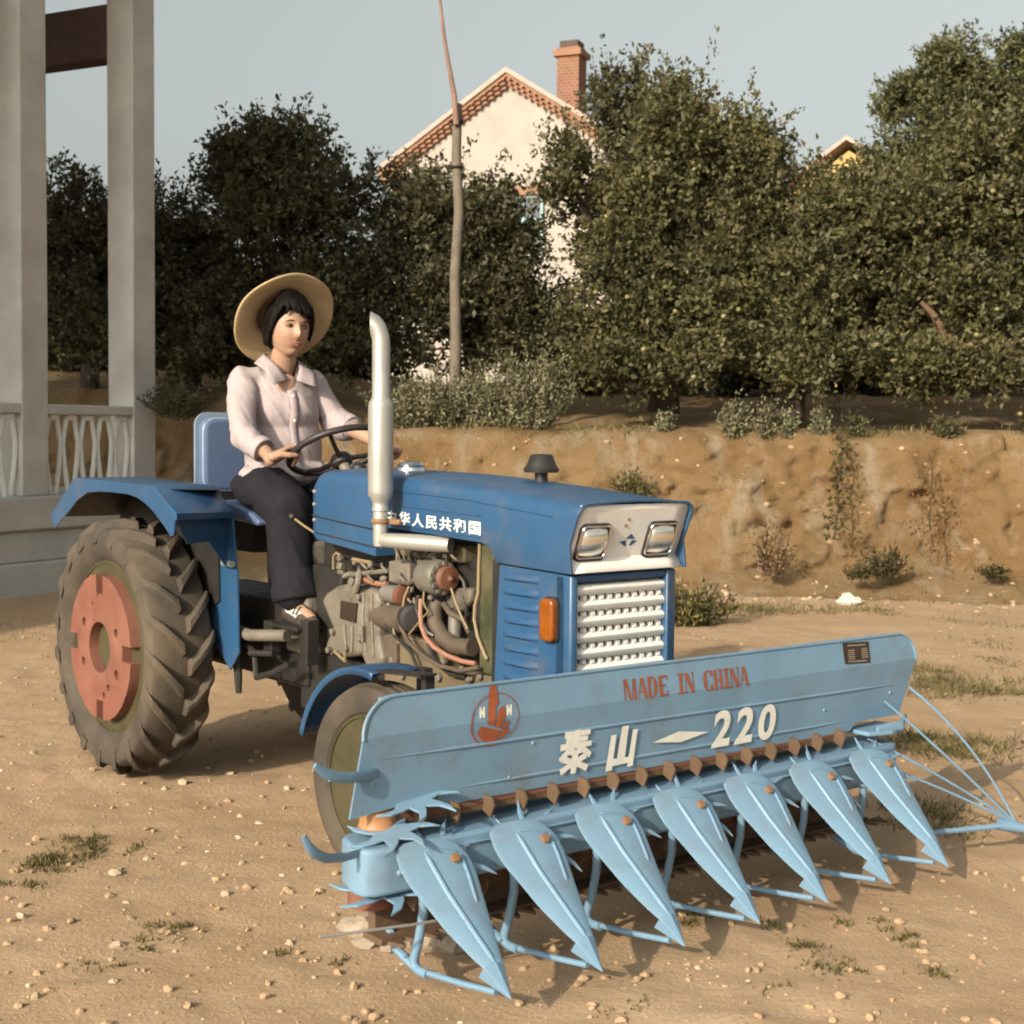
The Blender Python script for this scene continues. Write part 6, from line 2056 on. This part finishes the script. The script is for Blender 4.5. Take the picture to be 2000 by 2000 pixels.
# shirt
def wrinkle(me, amp, sc, seed):
    co = np.empty(len(me.vertices) * 3)
    me.vertices.foreach_get('co', co)
    co = co.reshape(-1, 3)
    no = np.empty(len(me.vertices) * 3)
    me.vertices.foreach_get('normal', no)
    no = no.reshape(-1, 3)
    u = co[:, 0] * .6 + co[:, 1] * .9 + co[:, 2] * .55
    v = co[:, 2] - .5 * co[:, 0] + .3 * co[:, 1]
    w = fbm(u * sc + seed, v * sc * .42 + seed * 2, 3) + .7 * fbm((co[:, 0] - co[:, 2]) * sc * .8 + 5, co[:, 1] * sc * .35 + seed, 3)
    rg_ = 1 - 2.6 * np.abs(fbm(u * sc * 1.9 + seed * 3, v * sc * .55 + 3, 3))
    w = w + .25 * np.abs(w) - .03 + .22 * np.clip(rg_, 0, 1) ** 2
    co = co + no * (amp * w)[:, None]
    me.vertices.foreach_set('co', co.reshape(-1))
    me.update()
sh = MB()
sh.ball((.315, -.008, 1.435), (.116, .150, .150), None, 24)
sh.ball((.345, -.014, 1.40), (.110, .140, .12), None, 24)
sh.capsule(SHR + Vector((0, .0, .002)), SHL + Vector((0, 0, .002)), .058, .053, 20)
sh.capsule((.31, 0, 1.54), (.318, 0, 1.575), .085, .064, 20)
sh.ball((.33, -.006, 1.26), (.128, .155, .20), None, 24)
sh.ball((.345, 0, 1.165), (.168, .190, .062), None, 24)
sh.capsule(SHR, SHR.lerp(ELR, .5), .058, .055, 20)
sh.capsule(SHR.lerp(ELR, .5), ELR, .055, .052, 20)
cfR = ELR.lerp(wrR, .60)
sh.capsule(ELR, cfR, .052, .046, 20)
sh.capsule(SHL, ELL, .054, .050, 20)
cfL = ELL.lerp(wrL, .22)
sh.capsule(ELL, cfL, .054, .050, 20)
sm_ = remesh(sh, .0065, 3, .5)
wrinkle(sm_, .034, 8.0, 3.0)
# open the neck in a V
bm = bmesh.new()
bm.from_mesh(sm_)
kill = []
for f_ in bm.faces:
    c = f_.calc_center_median()
    yv = c.y + .028
    if c.x > .335 and c.z > 1.492 and abs(yv) < (c.z - 1.492) * .62 + .004:
        kill.append(f_)
    elif c.z > 1.598 and (Vector((c.x, c.y, 0)) - Vector((.322, -.004, 0))).length < .07:
        kill.append(f_)
bmesh.ops.delete(bm, geom=kill, context='FACES')
for _ in range(14):
    mv = {}
    for v in bm.verts:
        if v.is_boundary:
            nb = [e.other_vert(v) for e in v.link_edges if e.is_boundary]
            if len(nb) == 2:
                mv[v] = v.co * .4 + (nb[0].co + nb[1].co) * .3
    for v, c in mv.items():
        v.co = c
bm.to_mesh(sm_)
bm.free()
so = mesh_obj('shirt', sm_, M['shirt'], per)
def flap(pts, name, th=.004):
    """a stitched flap given as a quad strip of (left, right) points"""
    mb = MB()
    vs = []
    for a, b in pts:
        for q in range(5):
            vs.append(Vector(a).lerp(Vector(b), q / 4))
    fs = []
    for i in range(len(pts) - 1):
        for j in range(4):
            fs.append((i * 5 + j, i * 5 + j + 1, (i + 1) * 5 + j + 1, (i + 1) * 5 + j))
    return mb.add(vs, fs).build(name, M['shirt'], so, smooth=60, solid=th)
# right side of her collar (nearer the camera) and left side
flap([((.252, -.030, 1.632), (.245, -.062, 1.598)), ((.285, -.066, 1.628), (.270, -.100, 1.592)), ((.335, -.076, 1.612), (.330, -.116, 1.580)), ((.385, -.066, 1.582), (.392, -.120, 1.560)), ((.428, -.040, 1.530), (.448, -.118, 1.506))], 'collar')
flap([((.255, .020, 1.632), (.255, .052, 1.598)), ((.290, .046, 1.626), (.288, .092, 1.588)), ((.345, .050, 1.608), (.345, .102, 1.574)), ((.392, .030, 1.578), (.408, .092, 1.552)), ((.432, -.006, 1.526), (.458, .066, 1.500))], 'collar')
pk = MB()
dg = bpy.context.evaluated_depsgraph_get()
from mathutils.bvhtree import BVHTree
bvh = BVHTree.FromPolygons([v.co for v in sm_.vertices], [p.vertices for p in sm_.polygons])
strip = []
for i in range(15):
    z = 1.488 - i * .0235
    row = []
    for y in (-.044, -.028, -.012):
        hit = bvh.ray_cast(Vector((1.0, y, z)), Vector((-1, 0, 0)))
        row.append((hit[0] + Vector((.003, 0, 0))) if hit[0] else Vector((.46, y, z)))
    strip.append(row)
vs = [p for row in strip for p in row]
fs = [(i * 3 + j, i * 3 + j + 1, (i + 1) * 3 + j + 1, (i + 1) * 3 + j) for i in range(14) for j in range(2)]
MB().add(vs, fs).build('placket', M['shirt'], so, smooth=60, solid=.003)
bt_ = MB()
for i in (1, 5, 9, 13):
    c = strip[i][1]
    bt_.lathe([(.0, .006), (.0055, .005), (.006, .002), (.0, .002)], c, (1, 0, 0), 10)
bt_.build('button', M['button'], so)
for (c_, d_, r_) in ((cfR, (wrR - ELR), .0478), (cfL, (wrL - ELL), .0525)):
    MB().lathe([(r_ * .92, -.020), (r_, -.018), (r_ * 1.02, .0), (r_ * .98, .014), (r_ * .90, .016), (r_ * .86, .004)], c_ + d_.normalized() * .026, d_, 24).build('cuff', M['shirt'], so, smooth=50)

# trousers
tr = MB()
tr.ball((.27, 0, 1.115), (.145, .170, .095), None, 24)
tr.ball((.20, 0, 1.12), (.10, .165, .085), None, 24)
for (h_, k_, a_, w0) in ((HIP_R, KN_R, AN_R, 1), (HIP_L, KN_L, AN_L, 1)):
    tr.capsule(h_, h_.lerp(k_, .5), .106, .100, 20)
    tr.capsule(h_.lerp(k_, .5), k_, .100, .086, 20)
    tr.capsule(k_, k_.lerp(a_, .5), .082, .078, 20)
    lo_ = a_ + Vector((.008, 0, .050))
    tr.capsule(k_.lerp(a_, .5), lo_, .078, .076, 20)
    d_ = (a_ - k_).normalized()
    tr.lathe([(.0, -.06), (.076, -.06), (.088, .02), (.089, .035), (0, .035)], lo_, d_, 24)
tm = remesh(tr, .008, 4, .5)
wrinkle(tm, .030, 6.5, 8.0)
mesh_obj('trousers', tm, M['trouser'], per)
for (a_, s) in ((AN_R, -1), (AN_L, 1)):
    sk = MB()
    sk.capsule(a_ + Vector((-.004, 0, .04)), a_ + Vector((0, 0, -.018)), .036, .038, 16)
    sk.capsule(a_ + Vector((0, 0, -.018)), a_ + Vector((.085, -.006, -.040)), .037, .032, 16)
    mesh_obj('sock', remesh(sk, .006, 2), M['sock'], per)
    sh_ = MB()
    sh_.capsule(a_ + Vector((-.026, 0, -.034)), a_ + Vector((.05, -.004, -.046)), .036, .034, 16)
    sh_.capsule(a_ + Vector((.085, -.006, -.047)), a_ + Vector((.150, -.012, -.054)), .036, .024, 16)
    sh_.capsule(a_ + Vector((.05, -.004, -.052)), a_ + Vector((.10, -.008, -.052)), .031, .032, 16)
    se = mesh_obj('shoe', remesh(sh_, .006, 2), M['shoe'], per)
    st_ = MB()
    for (dx, w) in ((.050, .040), (.072, .039)):
        st_.tube([a_ + Vector((dx, -.040, -.03)), a_ + Vector((dx + .004, -.026, -.004)), a_ + Vector((dx + .006, -.003, .004 - (dx - .05) * .4)), a_ + Vector((dx + .004, .022, -.004)), a_ + Vector((dx, .038, -.03))], .006, n=8, flat=.5)
    st_.tube([a_ + Vector((.03, -.003, .018)), a_ + Vector((.075, -.004, .002)), a_ + Vector((.105, -.006, -.012))], .006, n=8, flat=.5)
    st_.build('strap', M['shoe'], se)
    MB().prism([(-.062, -.024), (-.05, -.036), (.02, -.036), (.09, -.034), (.15, -.028), (.176, -.012), (.172, .006), (.14, .022), (.08, .026), (.0, .022), (-.05, .024)], lambda a, b, h: a_ + Vector((a, b - .004, -.072 - a * .06 + h)), -.006, .006).build('sole', M['rubber'], se, smooth=0, bevel=.003)
